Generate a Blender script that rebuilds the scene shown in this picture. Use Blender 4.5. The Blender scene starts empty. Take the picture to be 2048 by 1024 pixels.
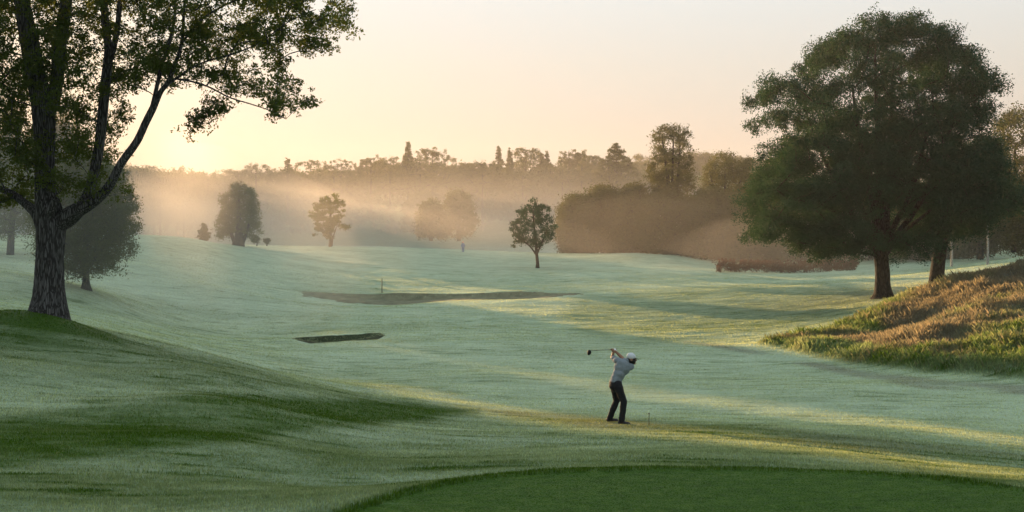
import bpy, bmesh, math, time
import numpy as np
from mathutils import Vector
T0 = time.time()
rng = np.random.default_rng(7)
S = bpy.context.scene
COL = S.collection
F = 2196.0; HY = 470.0            # focal length and horizon row measured off the photograph (2048 wide)
SUN_AZ, SUN_EL = -27.5, 5.5       # degrees from +Y (negative = left), above the horizon
R = math.radians
def at(px, py, D): return np.array([(px-1024)/F*D, D, -(py-HY)/F*D])
def X_(px, D): return (px-1024)/F*D

# ------------------------------------------------------------------ helpers
def tag(o, label=None, cat=None, group=None, kind=None):
    if label: o['label'] = label
    if cat: o['category'] = cat
    if group: o['group'] = group
    if kind: o['kind'] = kind
    return o
def link(o, parent=None):
    COL.objects.link(o)
    if parent: o.parent = parent
    return o
def empty(name, loc=(0,0,0)):
    o = bpy.data.objects.new(name, None); o.empty_display_size = .2; COL.objects.link(o); o.location = loc
    return o
def mesh_obj(name, V, Fc, mat, parent=None, smooth=True, attrs=None, fattrs=None):
    """V (n,3); Fc: list of arrays of equal-length faces"""
    me = bpy.data.meshes.new(name)
    V = np.asarray(V, dtype=np.float32)
    if not isinstance(Fc, (list, tuple)): Fc = [Fc]
    Fc = [np.asarray(f, dtype=np.int32) for f in Fc if len(f)]
    me.vertices.add(len(V)); me.vertices.foreach_set('co', V.ravel())
    nl = sum(f.size for f in Fc); nf = sum(len(f) for f in Fc)
    me.loops.add(nl); me.polygons.add(nf)
    me.loops.foreach_set('vertex_index', np.concatenate([f.ravel() for f in Fc]))
    st = []; k = 0
    for f in Fc:
        st.append(k + np.arange(len(f))*f.shape[1]); k += f.size
    me.polygons.foreach_set('loop_start', np.concatenate(st).astype(np.int32))
    me.polygons.foreach_set('use_smooth', np.full(nf, smooth))
    me.update(calc_edges=True)
    for k_, a in (attrs or {}).items():
        at_ = me.attributes.new(k_, 'FLOAT', 'POINT'); at_.data.foreach_set('value', np.asarray(a, dtype=np.float32))
    for k_, a in (fattrs or {}).items():
        at_ = me.attributes.new(k_, 'FLOAT', 'FACE'); at_.data.foreach_set('value', np.asarray(a, dtype=np.float32))
    me.materials.append(mat)
    return link(bpy.data.objects.new(name, me), parent)
def copy_tree(o, parent=None):
    c = o.copy(); COL.objects.link(c); c.parent = parent
    for ch in list(o.children): copy_tree(ch, c)
    return c

def _h(ix, iy, s):
    v = np.sin(ix*127.1 + iy*311.7 + s*74.7)*43758.5453
    return v - np.floor(v)
def vnoise(x, y, s=0):
    ix = np.floor(x); iy = np.floor(y); fx = x-ix; fy = y-iy
    fx = fx*fx*(3-2*fx); fy = fy*fy*(3-2*fy)
    return ((_h(ix,iy,s)*(1-fx)+_h(ix+1,iy,s)*fx)*(1-fy) + (_h(ix,iy+1,s)*(1-fx)+_h(ix+1,iy+1,s)*fx)*fy)*2-1
def fbm(x, y, s=0, o=4):
    t = 0; a = 1.0; n = 0
    for i in range(o):
        t = t + a*vnoise(x*2**i+i*17.3, y*2**i-i*9.1, s+i); n += a; a *= .5
    return t/n
def sstep(a, b, x):
    t = np.clip((x-a)/(b-a), 0, 1); return t*t*(3-2*t)
def sdist(poly, x, y):
    """signed distance, positive inside"""
    P = np.asarray(poly, float); d = np.full(x.shape, 1e9); ins = np.zeros(x.shape, bool)
    for i in range(len(P)):
        ax, ay = P[i]; bx, by = P[(i+1) % len(P)]
        ex, ey = bx-ax, by-ay; L = ex*ex+ey*ey+1e-12
        t = np.clip(((x-ax)*ex+(y-ay)*ey)/L, 0, 1)
        d = np.minimum(d, (x-ax-t*ex)**2+(y-ay-t*ey)**2)
        c = ((ay > y) != (by > y)) & (x < (bx-ax)*(y-ay)/((by-ay) if by != ay else 1e-9)+ax)
        ins ^= c
    return np.sqrt(d)*np.where(ins, 1, -1)

# ------------------------------------------------------------------ materials
def mat_new(name):
    m = bpy.data.materials.new(name); m.use_nodes = True
    nt = m.node_tree; nt.nodes.clear()
    out = nt.nodes.new('ShaderNodeOutputMaterial')
    return m, nt, out
def N(nt, t, **kw):
    n = nt.nodes.new(t)
    for k, v in kw.items():
        if k.startswith('i_'): n.inputs[k[2:].replace('_', ' ')].default_value = v
        elif k.startswith('n_'): n.inputs[int(k[2:])].default_value = v
        else: setattr(n, k, v)
    return n
def ramp(nt, fac, pts):
    n = nt.nodes.new('ShaderNodeValToRGB'); e = n.color_ramp.elements
    while len(e) < len(pts): e.new(.5)
    for i, (p, c) in enumerate(pts):
        e[i].position = p; e[i].color = (*c, 1) if len(c) == 3 else c
    nt.links.new(fac, n.inputs[0]); return n.outputs[0]
def mixc(nt, fac, a, b, blend='MIX'):
    n = nt.nodes.new('ShaderNodeMix'); n.data_type = 'RGBA'; n.blend_type = blend
    for s, v in ((n.inputs[0], fac), (n.inputs[6], a), (n.inputs[7], b)):
        if hasattr(v, 'links'): nt.links.new(v, s)
        else: s.default_value = v if isinstance(v, (int, float)) else (*v, 1)
    return n.outputs[2]
def mathn(nt, op, a, b=None):
    n = nt.nodes.new('ShaderNodeMath'); n.operation = op
    for s, v in ((n.inputs[0], a), (n.inputs[1], b)):
        if v is None: continue
        if hasattr(v, 'links'): nt.links.new(v, s)
        else: s.default_value = v
    return n.outputs[0]
def noise(nt, scale, detail=4, rough=.55, stretch=(1,1,1), vec=None):
    tc = nt.nodes.new('ShaderNodeTexCoord'); mp = nt.nodes.new('ShaderNodeMapping'); mp.inputs['Scale'].default_value = stretch
    nt.links.new(tc.outputs['Object'], mp.inputs[0])
    n = nt.nodes.new('ShaderNodeTexNoise'); n.inputs['Scale'].default_value = scale; n.inputs['Detail'].default_value = detail
    n.inputs['Roughness'].default_value = rough
    nt.links.new(mp.outputs[0], n.inputs['Vector']); return n.outputs[0]
def attr(nt, name):
    n = nt.nodes.new('ShaderNodeAttribute'); n.attribute_name = name; return n.outputs['Fac']
def simple(name, col, rough=.6, spec=.3, var=.12, scale=30, bump=.1, metal=0):
    m, nt, out = mat_new(name); p = N(nt, 'ShaderNodeBsdfPrincipled')
    p.inputs['Roughness'].default_value = rough; p.inputs['Specular IOR Level'].default_value = spec; p.inputs['Metallic'].default_value = metal
    nz = noise(nt, scale)
    c = ramp(nt, nz, [(.3, [v*(1-var) for v in col]), (.7, [min(1, v*(1+var)) for v in col])])
    nt.links.new(c, p.inputs['Base Color'])
    b = N(nt, 'ShaderNodeBump'); b.inputs['Strength'].default_value = bump; b.inputs['Distance'].default_value = .01
    nt.links.new(nz, b.inputs['Height']); nt.links.new(b.outputs[0], p.inputs['Normal'])
    nt.links.new(p.outputs[0], out.inputs[0]); return m

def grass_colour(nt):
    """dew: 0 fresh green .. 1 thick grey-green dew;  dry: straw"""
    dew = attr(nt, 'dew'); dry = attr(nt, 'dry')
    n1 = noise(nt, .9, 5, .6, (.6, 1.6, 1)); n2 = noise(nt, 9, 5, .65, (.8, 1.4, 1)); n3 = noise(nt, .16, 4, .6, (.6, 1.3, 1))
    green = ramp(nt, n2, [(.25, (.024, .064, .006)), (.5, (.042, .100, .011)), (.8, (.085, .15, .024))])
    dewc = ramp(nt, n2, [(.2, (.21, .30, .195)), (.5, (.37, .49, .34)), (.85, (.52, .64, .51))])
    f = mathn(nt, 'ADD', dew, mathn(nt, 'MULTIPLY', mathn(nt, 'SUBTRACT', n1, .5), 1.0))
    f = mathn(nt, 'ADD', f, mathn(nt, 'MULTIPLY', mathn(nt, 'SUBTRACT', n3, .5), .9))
    tuft_shade = ramp(nt, noise(nt, 1.1, 3, .55, (.55, 2.1, 1)), [(.56, (0, 0, 0)), (.68, (1, 1, 1))])  # dark dashes: shade of small hollows put into the turf colour
    f = mathn(nt, 'SUBTRACT', f, mathn(nt, 'MULTIPLY', tuft_shade, .42))
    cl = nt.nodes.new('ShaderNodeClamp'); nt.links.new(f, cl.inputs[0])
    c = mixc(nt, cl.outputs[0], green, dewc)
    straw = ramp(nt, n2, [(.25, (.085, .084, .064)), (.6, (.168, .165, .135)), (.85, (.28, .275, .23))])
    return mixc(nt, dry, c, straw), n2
def mat_ground():
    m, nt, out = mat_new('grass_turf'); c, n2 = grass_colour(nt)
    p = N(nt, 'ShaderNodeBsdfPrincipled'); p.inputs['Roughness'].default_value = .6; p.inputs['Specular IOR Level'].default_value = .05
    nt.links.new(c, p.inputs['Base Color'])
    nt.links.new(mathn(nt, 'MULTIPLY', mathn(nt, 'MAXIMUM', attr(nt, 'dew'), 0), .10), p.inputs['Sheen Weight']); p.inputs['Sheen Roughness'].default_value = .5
    nf = noise(nt, 35, 4, .7, (1, 1, 1)); nb = noise(nt, 2.2, 4, .6, (.7, 1.4, 1))
    h = mathn(nt, 'ADD', mathn(nt, 'MULTIPLY', nf, .02), mathn(nt, 'MULTIPLY', nb, .07))
    b = N(nt, 'ShaderNodeBump'); b.inputs['Strength'].default_value = .8; b.inputs['Distance'].default_value = 1.0
    nt.links.new(h, b.inputs['Height'])
    # turf is a pile of upright blades: scatter the normals so low light catches it
    tc = N(nt, 'ShaderNodeTexCoord'); wn = N(nt, 'ShaderNodeTexNoise'); wn.inputs['Scale'].default_value = 60; wn.inputs['Detail'].default_value = 2; nt.links.new(tc.outputs['Object'], wn.inputs['Vector'])
    v1 = N(nt, 'ShaderNodeVectorMath', operation='MULTIPLY_ADD'); v1.inputs[1].default_value = (4.2, 4.2, 2.0); v1.inputs[2].default_value = (-2.1, -2.1, -1.0); nt.links.new(wn.outputs[1], v1.inputs[0])
    v2 = N(nt, 'ShaderNodeVectorMath', operation='ADD'); nt.links.new(v1.outputs[0], v2.inputs[0]); nt.links.new(b.outputs[0], v2.inputs[1])
    v3 = N(nt, 'ShaderNodeVectorMath', operation='NORMALIZE'); nt.links.new(v2.outputs[0], v3.inputs[0]); nt.links.new(v3.outputs[0], p.inputs['Normal'])
    nt.links.new(p.outputs[0], out.inputs[0]); return m
def mat_blade(name='grass_blade'):
    m, nt, out = mat_new(name); c, n2 = grass_colour(nt); v = attr(nt, 'var')
    c = mixc(nt, 1.0, c, ramp(nt, v, [(0, (.8, .8, .8)), (.6, (1.12, 1.12, 1.08)), (1, (1.55, 1.55, 1.45))]), 'MULTIPLY')
    d = N(nt, 'ShaderNodeBsdfDiffuse'); t = N(nt, 'ShaderNodeBsdfTranslucent'); g = N(nt, 'ShaderNodeBsdfGlossy'); g.inputs['Roughness'].default_value = .45
    nt.links.new(c, d.inputs[0]); nt.links.new(mixc(nt, 1.0, c, (1.55, 1.25, .95), 'MULTIPLY'), t.inputs[0])
    a = N(nt, 'ShaderNodeMixShader'); a.inputs[0].default_value = .55
    nt.links.new(d.outputs[0], a.inputs[1]); nt.links.new(t.outputs[0], a.inputs[2])
    b = N(nt, 'ShaderNodeMixShader'); b.inputs[0].default_value = .004
    nt.links.new(a.outputs[0], b.inputs[1]); nt.links.new(g.outputs[0], b.inputs[2])
    nt.links.new(b.outputs[0], out.inputs[0]); return m
def mat_leaf(name, dark, light, trans=(.16, .20, .03), tw=.45):
    m, nt, out = mat_new(name); v = attr(nt, 'var')
    c = ramp(nt, v, [(0, dark), (1, light)])
    tc = mixc(nt, v, [x*.7 for x in trans], trans)
    d = N(nt, 'ShaderNodeBsdfDiffuse'); t = N(nt, 'ShaderNodeBsdfTranslucent'); g = N(nt, 'ShaderNodeBsdfGlossy'); g.inputs['Roughness'].default_value = .4
    nt.links.new(c, d.inputs[0]); nt.links.new(tc, t.inputs[0])
    a = N(nt, 'ShaderNodeMixShader'); a.inputs[0].default_value = tw
    nt.links.new(d.outputs[0], a.inputs[1]); nt.links.new(t.outputs[0], a.inputs[2])
    b = N(nt, 'ShaderNodeMixShader'); b.inputs[0].default_value = .008
    nt.links.new(a.outputs[0], b.inputs[1]); nt.links.new(g.outputs[0], b.inputs[2])
    nt.links.new(b.outputs[0], out.inputs[0]); return m
def mat_bark(name, dark, light, scale=9, vert=.12, bump=.9, dist=.04):
    m, nt, out = mat_new(name); p = N(nt, 'ShaderNodeBsdfPrincipled'); p.inputs['Roughness'].default_value = .9; p.inputs['Specular IOR Level'].default_value = .15
    tc = N(nt, 'ShaderNodeTexCoord'); mp = N(nt, 'ShaderNodeMapping'); mp.inputs['Scale'].default_value = (1, 1, vert)
    nt.links.new(tc.outputs['Object'], mp.inputs[0])
    nz = N(nt, 'ShaderNodeTexNoise'); nz.inputs['Scale'].default_value = scale*.5; nz.inputs['Detail'].default_value = 5
    nt.links.new(mp.outputs[0], nz.inputs['Vector'])
    vm = N(nt, 'ShaderNodeVectorMath', operation='MULTIPLY_ADD'); vm.inputs[1].default_value = (.14, .14, .14)
    nt.links.new(nz.outputs[1], vm.inputs[0]); nt.links.new(mp.outputs[0], vm.inputs[2])
    vo = N(nt, 'ShaderNodeTexVoronoi'); vo.feature = 'DISTANCE_TO_EDGE'; vo.inputs['Scale'].default_value = scale*1.6
    nt.links.new(vm.outputs[0], vo.inputs['Vector'])
    n2 = N(nt, 'ShaderNodeTexNoise'); n2.inputs['Scale'].default_value = scale*3.5; n2.inputs['Detail'].default_value = 7; n2.inputs['Roughness'].default_value = .7
    nt.links.new(mp.outputs[0], n2.inputs['Vector'])
    h = mathn(nt, 'MULTIPLY', mathn(nt, 'MINIMUM', mathn(nt, 'MULTIPLY', vo.outputs[0], 4.5), 1.0), n2.outputs[0])
    c = ramp(nt, h, [(.12, dark), (.38, [(a+b)/2*.8 for a, b in zip(dark, light)]), (.62, light)])
    nt.links.new(c, p.inputs['Base Color'])
    b = N(nt, 'ShaderNodeBump'); b.inputs['Strength'].default_value = bump; b.inputs['Distance'].default_value = dist
    nt.links.new(h, b.inputs['Height']); nt.links.new(b.outputs[0], p.inputs['Normal'])
    nt.links.new(p.outputs[0], out.inputs[0]); return m

M_GROUND = mat_ground(); M_BLADE = mat_blade()
M_BARK = mat_bark('grey_fissured_bark', (.022, .022, .023), (.15, .155, .163), 13, .10, .9, .03)
M_BARKD = mat_bark('dark_bark', (.010, .010, .009), (.062, .060, .054), 6, .2)
M_BIRCH = mat_bark('pale_birch_bark', (.25, .25, .24), (.6, .6, .57), 6, 1.2)
M_LEAF_L = mat_leaf('leaves_backlit', (.020, .038, .010), (.05, .088, .026), (.17, .20, .025), .45)
M_LEAF_R = mat_leaf('leaves_deep_green', (.011, .041, .029), (.028, .078, .048), (.05, .10, .02), .26)
M_LEAF_Y = mat_leaf('leaves_olive', (.03, .05, .015), (.07, .10, .035), (.16, .17, .03), .45)
M_LEAF_F = mat_leaf('leaves_far', (.022, .036, .016), (.055, .075, .03), (.12, .12, .03), .4)
M_RED = mat_leaf('leaves_red', (.07, .04, .028), (.15, .085, .06), (.13, .07, .04), .35)
M_SAND = simple('bunker_sand', (.16, .165, .105), .95, .1, .3, 1.3, .5)
M_SANDD = simple('bunker_shaded_sand', (.030, .042, .020), .95, .1, .3, 3, .5)  # dark green tone carries the shade inside the pot bunker

# ------------------------------------------------------------------ terrain
CP = [ # px, py, distance
 (-300,1024,9.5),(0,1024,9.5),(350,1024,9.6),(700,1024,9.0),(1024,1024,9),(1500,1024,9),(2048,1024,9),(2300,1024,9.0),
 (800,990,9.6),(1100,945,10.5),(1300,940,10.6),(1500,943,10.55),(1850,960,10.15),(2048,985,9.68),
 (-300,925,12.5),(0,930,12.5),(0,830,17.5),(-300,740,24),(0,730,23),(0,665,28),(95,641,30),(-150,650,29),(-400,660,29),
 (200,930,12.8),(200,850,17),(200,790,21),(200,735,25),(180,668,30),
 (400,960,11.8),(400,870,15.3),(400,790,20),(400,745,25),(400,705,31.5),
 (560,750,31.5),(560,810,22),(560,900,15),
 (700,970,12.5),(700,900,17),(700,830,23),(700,788,31),
 (850,803,30.5),(850,850,22.5),(850,920,15.2),
 (1000,825,29),(1000,870,20.5),(1000,930,14),
 (1240,846,25),(1240,872,20.5),(1240,905,16),(1120,838,27),
 (1298,852,24.6),(1500,860,23.5),(1500,900,17.5),(1700,882,22),(1700,910,17),(1600,960,12),(2048,935,19.5),(2048,965,13.5),(1850,905,20.8),(2300,960,17),
 (1100,815,33),(1240,822,31),(1500,835,29),(1750,850,27),(2048,880,25),(2048,830,31),(1750,815,32),(2300,880,28),
 (620,765,42),(760,770,40),(900,780,37),(540,735,46),
 (1000,750,44),(1240,750,45),(1500,760,42),(1750,770,38),(2048,790,35.5),
 (2048,762,39),(1850,748,43),(1700,730,48),(1520,692,56),(2300,775,35),
 (540,697,57),(760,683,61),(1000,680,62),(1240,688,60),(1400,688,60),(400,680,58),
 (1440,662,67),(1300,640,74),(1000,640,74),(700,640,74),(400,640,72),(300,640,66),(240,650,56),
 (1620,650,66),(1750,612,71),(1765,596,78),(1900,578,77),(1873,576,80),(1985,570,78),
 (1780,612,66),(1880,580,66.5),(2048,539,66.5),(2200,505,66),(1950,640,54),(2048,660,49),(1800,670,57),(2200,650,46),(1700,690,56),(2048,600,58),(1900,620,60),
 (1985,568,72),(2200,520,80),
 (172,580,68),(0,585,62),(0,540,75),(-200,520,75),(0,500,95),(100,500,95),(60,610,50),(-200,590,52),
 (300,580,82),(450,575,85),(600,604,90),(764,586,103),(900,603,91),(1180,590,96),(1250,600,92),(1500,585,92),(1600,570,98),
 (300,530,100),(330,476,122),(400,480,124),(270,475,122),(200,480,120),(450,490,132),(560,545,112),(480,520,118),
 (540,494,150),(658,494,160),(780,494,165),(925,501,165),(700,540,125),(850,550,122),(1000,560,120),(1075,536,132),(950,530,140),
 (1000,508,165),(1080,511,162),(1160,512,160),(1230,507,160),(1320,513,155),(1430,530,148),(1250,545,125),(1400,552,120),(1150,565,115),
 (1500,545,128),(1700,547,122),(1850,545,112),(1950,530,112),(2048,514,112),(2200,500,115),
 (0,500,200),(300,510,200),(540,507,215),(800,509,215),(1075,517,215),(1240,518,210),(1430,520,210),(1700,512,210),(2048,495,210),
 (540,488,330),(900,487,330),(1200,490,320),(1500,492,300),(2048,480,300),(200,485,300),(-300,480,300),
 (200,400,430),(600,390,430),(1000,375,430),(1300,370,430),(1600,400,430),(2048,420,430),(-300,400,430),
 (200,385,700),(1000,370,700),(1500,345,700),(2048,380,700),(-300,385,700)]
CP = np.array(CP, float)
cu = (CP[:,0]-1024)/F; cv = np.log(CP[:,2]); cz = -(CP[:,1]-HY)/F*CP[:,2]
def _k(r2): return .5*r2*np.log(r2+1e-12)
def fit():
    n = len(cu); r2 = (cu[:,None]-cu)**2+(cv[:,None]-cv)**2
    A = np.zeros((n+3, n+3)); A[:n,:n] = _k(r2)+np.eye(n)*2e-4
    P = np.c_[np.ones(n), cu, cv]; A[:n,n:] = P; A[n:,:n] = P.T
    return np.linalg.solve(A, np.r_[cz, 0, 0, 0])
W = fit()
TEE = [(-1.24,9.0),(-.90,9.55),(-.52,9.98),(-.08,10.27),(.38,10.42),(1.33,10.55),(2.29,10.55),(3.2,10.4),(3.85,10.17),(4.5,9.7),(5.2,8.6),(5.3,6.5),(4.2,4.5),(2,3.4),(0,3.6),(-1.5,5.2),(-1.75,7.2)]
BANK = [(X_(px,d),d) for px,d in ((1505,57),(1600,52.5),(1700,48),(1780,45.5),(1850,43),(1950,41),(2048,39),(2300,35),(2500,40),(2400,78),(2200,76),(2048,74),(1950,74),(1880,73),(1780,68.5),(1700,64),(1600,60.5))]
def terrain(x, y, raw=False):
    x = np.asarray(x, float); y = np.asarray(y, float)
    z = np.empty(x.shape); xf = x.ravel(); yf = y.ravel(); zf = np.empty(len(xf))
    for i in range(0, len(xf), 40000):
        yy = np.maximum(yf[i:i+40000], 8.6); uu = np.clip(xf[i:i+40000]/yy, -.62, .58); vv = np.log(np.minimum(yy, 760))
        r2 = (uu[:,None]-cu)**2+(vv[:,None]-cv)**2
        zf[i:i+40000] = _k(r2)@W[:-3]+W[-3]+W[-2]*uu+W[-1]*vv
    z = zf.reshape(x.shape)
    far = sstep(12, 80, y)
    z = z + fbm(x/10+3, y/6, 3)*(.045+.23*far)*(1-sstep(40,70,y)*.2) + fbm(x/1.6, y/1.1, 9, 3)*(.014+.03*far)
    z = z + .26*np.exp(-(((x-X_(100,30))/2.1)**2+((y-29.3)/1.7)**2))
    td = sdist(TEE, x, y)
    k = sstep(-.5, .05, td); z = z*(1-k)+(-2.27)*k
    z = z + .012*np.exp(-((td+.12)/.1)**2)
    bd = sdist(BANK, x, y)
    z = z + .28*sstep(-.1, 1.2, bd) + sstep(.3, 3, bd)*fbm(x/2.4+5, y/2.0, 21, 4)*.38
    z = z + FB(x, y) + SB(x, y)
    return z
def lens(x, y, xc, yc, a, b, ang=0):
    c, s = math.cos(ang), math.sin(ang); dx = x-xc; dy = y-yc
    return ((dx*c+dy*s)/a)**2, (-dx*s+dy*c)/b
def FB(x, y):                       # long far bunker: a hollow under a raised back lip
    ex, q = lens(x, y, X_(885,95), 95.5, 12.8, 3.6, .03)
    w = np.clip(1-ex, 0, 1)**1.1*(.8+.25*np.sin(x*.55+1))
    back = .34*w*np.exp(-np.clip((q-1)*3.6, 0, None)/5.5)*sstep(.62, 1.0, q)
    dip = -.36*w*sstep(-1.5, -.2, q)*(1-sstep(.66, 1.0, q))
    return back+dip
def SB(x, y):                       # small pot bunker behind the green
    ex, q = lens(x, y, X_(672,62), 63.6, 2.75, 2.2, .30)
    w = np.clip(1-ex, 0, 1)**.9
    back = .13*w*np.exp(-np.clip((q-1)*2.2, 0, None)/3.5)*sstep(.55, 1.0, q)
    w = w*(.9+.12*vnoise(x*.9, y*0, 5))
    return -.30*w*sstep(-1.1, -.6, q)*(1-sstep(.55, 1.0, q))+back
def proj(x, y, z):
    yy = np.maximum(y, 1); return 1024+F*x/yy, HY-F*z/yy

ys = np.r_[np.arange(-45, 6, 3.0), np.exp(np.linspace(math.log(6), math.log(760), 620)), np.linspace(60.5, 67, 90), np.linspace(91, 101, 90)]; ys = np.unique(ys)
ui = np.unique(np.r_[np.linspace(-.53, .53, 400), np.linspace((540-1024)/F, (800-1024)/F, 150)])
so = (np.linspace(0, 1, 40)[1:])**2.2
def rowx(y):
    a = ui*max(y, 9.0); h = a[-1]; o = h+so*(430-h)
    return np.r_[-o[::-1], a, o]
GX = np.array([rowx(y) for y in ys]); GY = np.repeat(ys[:,None], GX.shape[1], 1)
GZ = terrain(GX, GY)
def regions(x, y, z):
    """dew, dry for points on the ground"""
    px, py = proj(x, y, z)
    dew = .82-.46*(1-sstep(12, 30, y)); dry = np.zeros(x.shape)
    wob = fbm(x/2.2, y/2.2, 40, 3)
    def reg(poly, d0, d1, soft=8, wo=8):
        d = sdist(poly, px+wob*wo, py+wob*wo*.4); return sstep(-soft, soft, d)*((y > d0) & (y < d1))
    # green patch free of dew on the near left mound, and the slope above it, its shade put into the colour
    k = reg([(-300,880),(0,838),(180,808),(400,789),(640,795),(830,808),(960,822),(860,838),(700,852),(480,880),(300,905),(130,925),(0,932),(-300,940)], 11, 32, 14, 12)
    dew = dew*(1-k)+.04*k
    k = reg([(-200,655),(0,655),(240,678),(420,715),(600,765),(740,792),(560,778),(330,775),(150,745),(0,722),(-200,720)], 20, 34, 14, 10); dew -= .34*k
    # grass under the tree
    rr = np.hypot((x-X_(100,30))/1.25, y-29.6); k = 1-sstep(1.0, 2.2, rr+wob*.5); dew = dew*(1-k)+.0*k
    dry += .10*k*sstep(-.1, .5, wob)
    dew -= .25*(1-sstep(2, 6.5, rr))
    # putting green: fine even dew
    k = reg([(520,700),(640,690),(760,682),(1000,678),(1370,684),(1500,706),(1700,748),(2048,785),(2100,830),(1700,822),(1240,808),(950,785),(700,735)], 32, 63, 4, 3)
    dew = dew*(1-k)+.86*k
    # open slope below the big tree: low sunlight put into the colour as less dew
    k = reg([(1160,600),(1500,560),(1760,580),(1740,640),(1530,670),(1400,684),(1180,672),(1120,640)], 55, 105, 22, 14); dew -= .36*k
    # sunlit strip between green and bank: the sunlight put into the colour as straw
    k = reg([(1370,684),(1440,690),(1540,706),(1720,742),(1860,758),(2060,772),(2400,800),(2400,815),(2060,790),(1850,778),(1700,752),(1540,716)], 30, 62, 4, 5); dry += .55*k*sstep(-.7, .3, wob)
    # sunlit strip where the golfer stands: sun put into the colour over drier grass
    k = reg([(960,818),(1100,828),(1240,838),(1500,852),(1800,882),(2100,915),(2100,935),(1700,900),(1400,872),(1180,856),(1020,834)], 17, 31, 6, 5); dew -= .30*k; dry += .28*k*sstep(-.5, .5, wob)
    # tee and its collar
    td = sdist(TEE, x, y)
    k = sstep(-.16, .06, td+wob*.05); dew = dew*(1-k)-.22*k
    k = np.exp(-((td+.06)/.11)**2); dew = dew*(1-k)-.2*k
    k = sstep(-1.2, -.2, td)*(1-sstep(-.1, 0, td)); dew -= .12*k
    # bank
    bd = sdist(BANK, x, y); k = sstep(-.1, .5, bd)
    dew = dew*(1-k)+.16*k
    f = fbm(x/3.0, y/3.0, 51, 4); t = .9*sstep(-.25, .45, f+np.clip((bd-2.6)/7, -.45, .35)); dry = dry*(1-k)+t*k
    # rough under the woods
    k = sstep(300, 340, y); dew = dew*(1-k)+.05*k
    k = sstep(25, 70, x)*sstep(125, 160, y); dew -= .35*k
    return np.clip(dew, -.5, 1), np.clip(dry, 0, 1)
DEW, DRY = regions(GX, GY, GZ)
nr, nc = GX.shape
idx = np.arange(nr*nc).reshape(nr, nc)
Q = np.stack([idx[:-1,:-1], idx[:-1,1:], idx[1:,1:], idx[1:,:-1]], -1).reshape(-1, 4)
gv = np.stack([GX, GY, GZ], -1).reshape(-1, 3)
qc = gv[Q].mean(1)
ex, q = lens(qc[:,0], qc[:,1], X_(885,95), 95.5, 12.8, 3.6, .03); wq = fbm(qc[:,0]*1.1, qc[:,1]*1.4, 33, 3); inF = (ex < .95+wq*.1) & (q > -.55+ex*.7+wq*.35) & (q < .95+wq*.06)
ex, q = lens(qc[:,0], qc[:,1], X_(672,62), 63.6, 2.75, 2.2, .30); inS = (ex < .97) & (q > -.8+ex*1.0) & (q < .92+wq*.06)
tdq = sdist(TEE, qc[:,0], qc[:,1]); inT = tdq > 0
def sub(name, mask, mat, **kw):
    f = Q[mask]; u, inv = np.unique(f, return_inverse=True)
    return mesh_obj(name, gv[u], inv.reshape(-1, 4), mat, attrs={'dew': DEW.ravel()[u], 'dry': DRY.ravel()[u]})
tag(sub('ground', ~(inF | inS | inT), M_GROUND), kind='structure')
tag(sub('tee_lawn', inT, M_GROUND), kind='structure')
tag(sub('sand_bunker', inF, M_SAND), 'long shallow sand bunker lying in shade beside the thin marker pole', 'bunker')
tag(sub('pot_bunker', inS, M_SANDD), 'small dark bunker cut into the back edge of the green', 'bunker')
print('terrain', time.time()-T0)

# ------------------------------------------------------------------ grass blades
def blades(name, x, y, h, w, parent=None, kink=.35, extra_dry=None):
    z = terrain(x, y); dew, dry = regions(x, y, z); n = len(x)
    if extra_dry is not None: dry = np.clip(dry+extra_dry, 0, 1)
    a = rng.uniform(0, 2*np.pi, n); b = rng.uniform(0, 2*np.pi, n)
    dx = np.cos(a)*w*.5; dy = np.sin(a)*w*.5
    lx = np.cos(b)*h*kink*rng.random(n); ly = np.sin(b)*h*kink*rng.random(n)
    V = np.empty((n, 4, 3), np.float32)
    V[:,0] = np.stack([x-dx, y-dy, z-.01], -1); V[:,1] = np.stack([x+dx, y+dy, z-.01], -1)
    V[:,2] = np.stack([x+dx*.8+lx*.4, y+dy*.8+ly*.4, z+h*.6], -1); V[:,3] = np.stack([x+lx*1.3, y+ly*1.3, z+h], -1)
    i = np.arange(n)[:,None]*4
    T = np.concatenate([i+[0,1,2], i+[0,2,3]], 0)
    var = np.repeat(rng.random(n), 4)
    return mesh_obj(name, V.reshape(-1,3), T, M_BLADE, parent, False, attrs={'dew': np.repeat(dew,4), 'dry': np.repeat(dry,4), 'var': var})
def scatter(d0, d1, n, lim=.62):
    t = rng.random(n*2); D = np.sqrt(d0*d0+t*(d1*d1-d0*d0)); u = rng.uniform(-lim, lim, n*2); return (u*D)[:n], D[:n]
bands = [(8.6,12.5,150000,.022,.007),(11.5,19,180000,.024,.010),(16,32,220000,.026,.015),(27,52,260000,.028,.020),(42,82,300000,.030,.032),(65,130,190000,.030,.05)]
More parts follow.
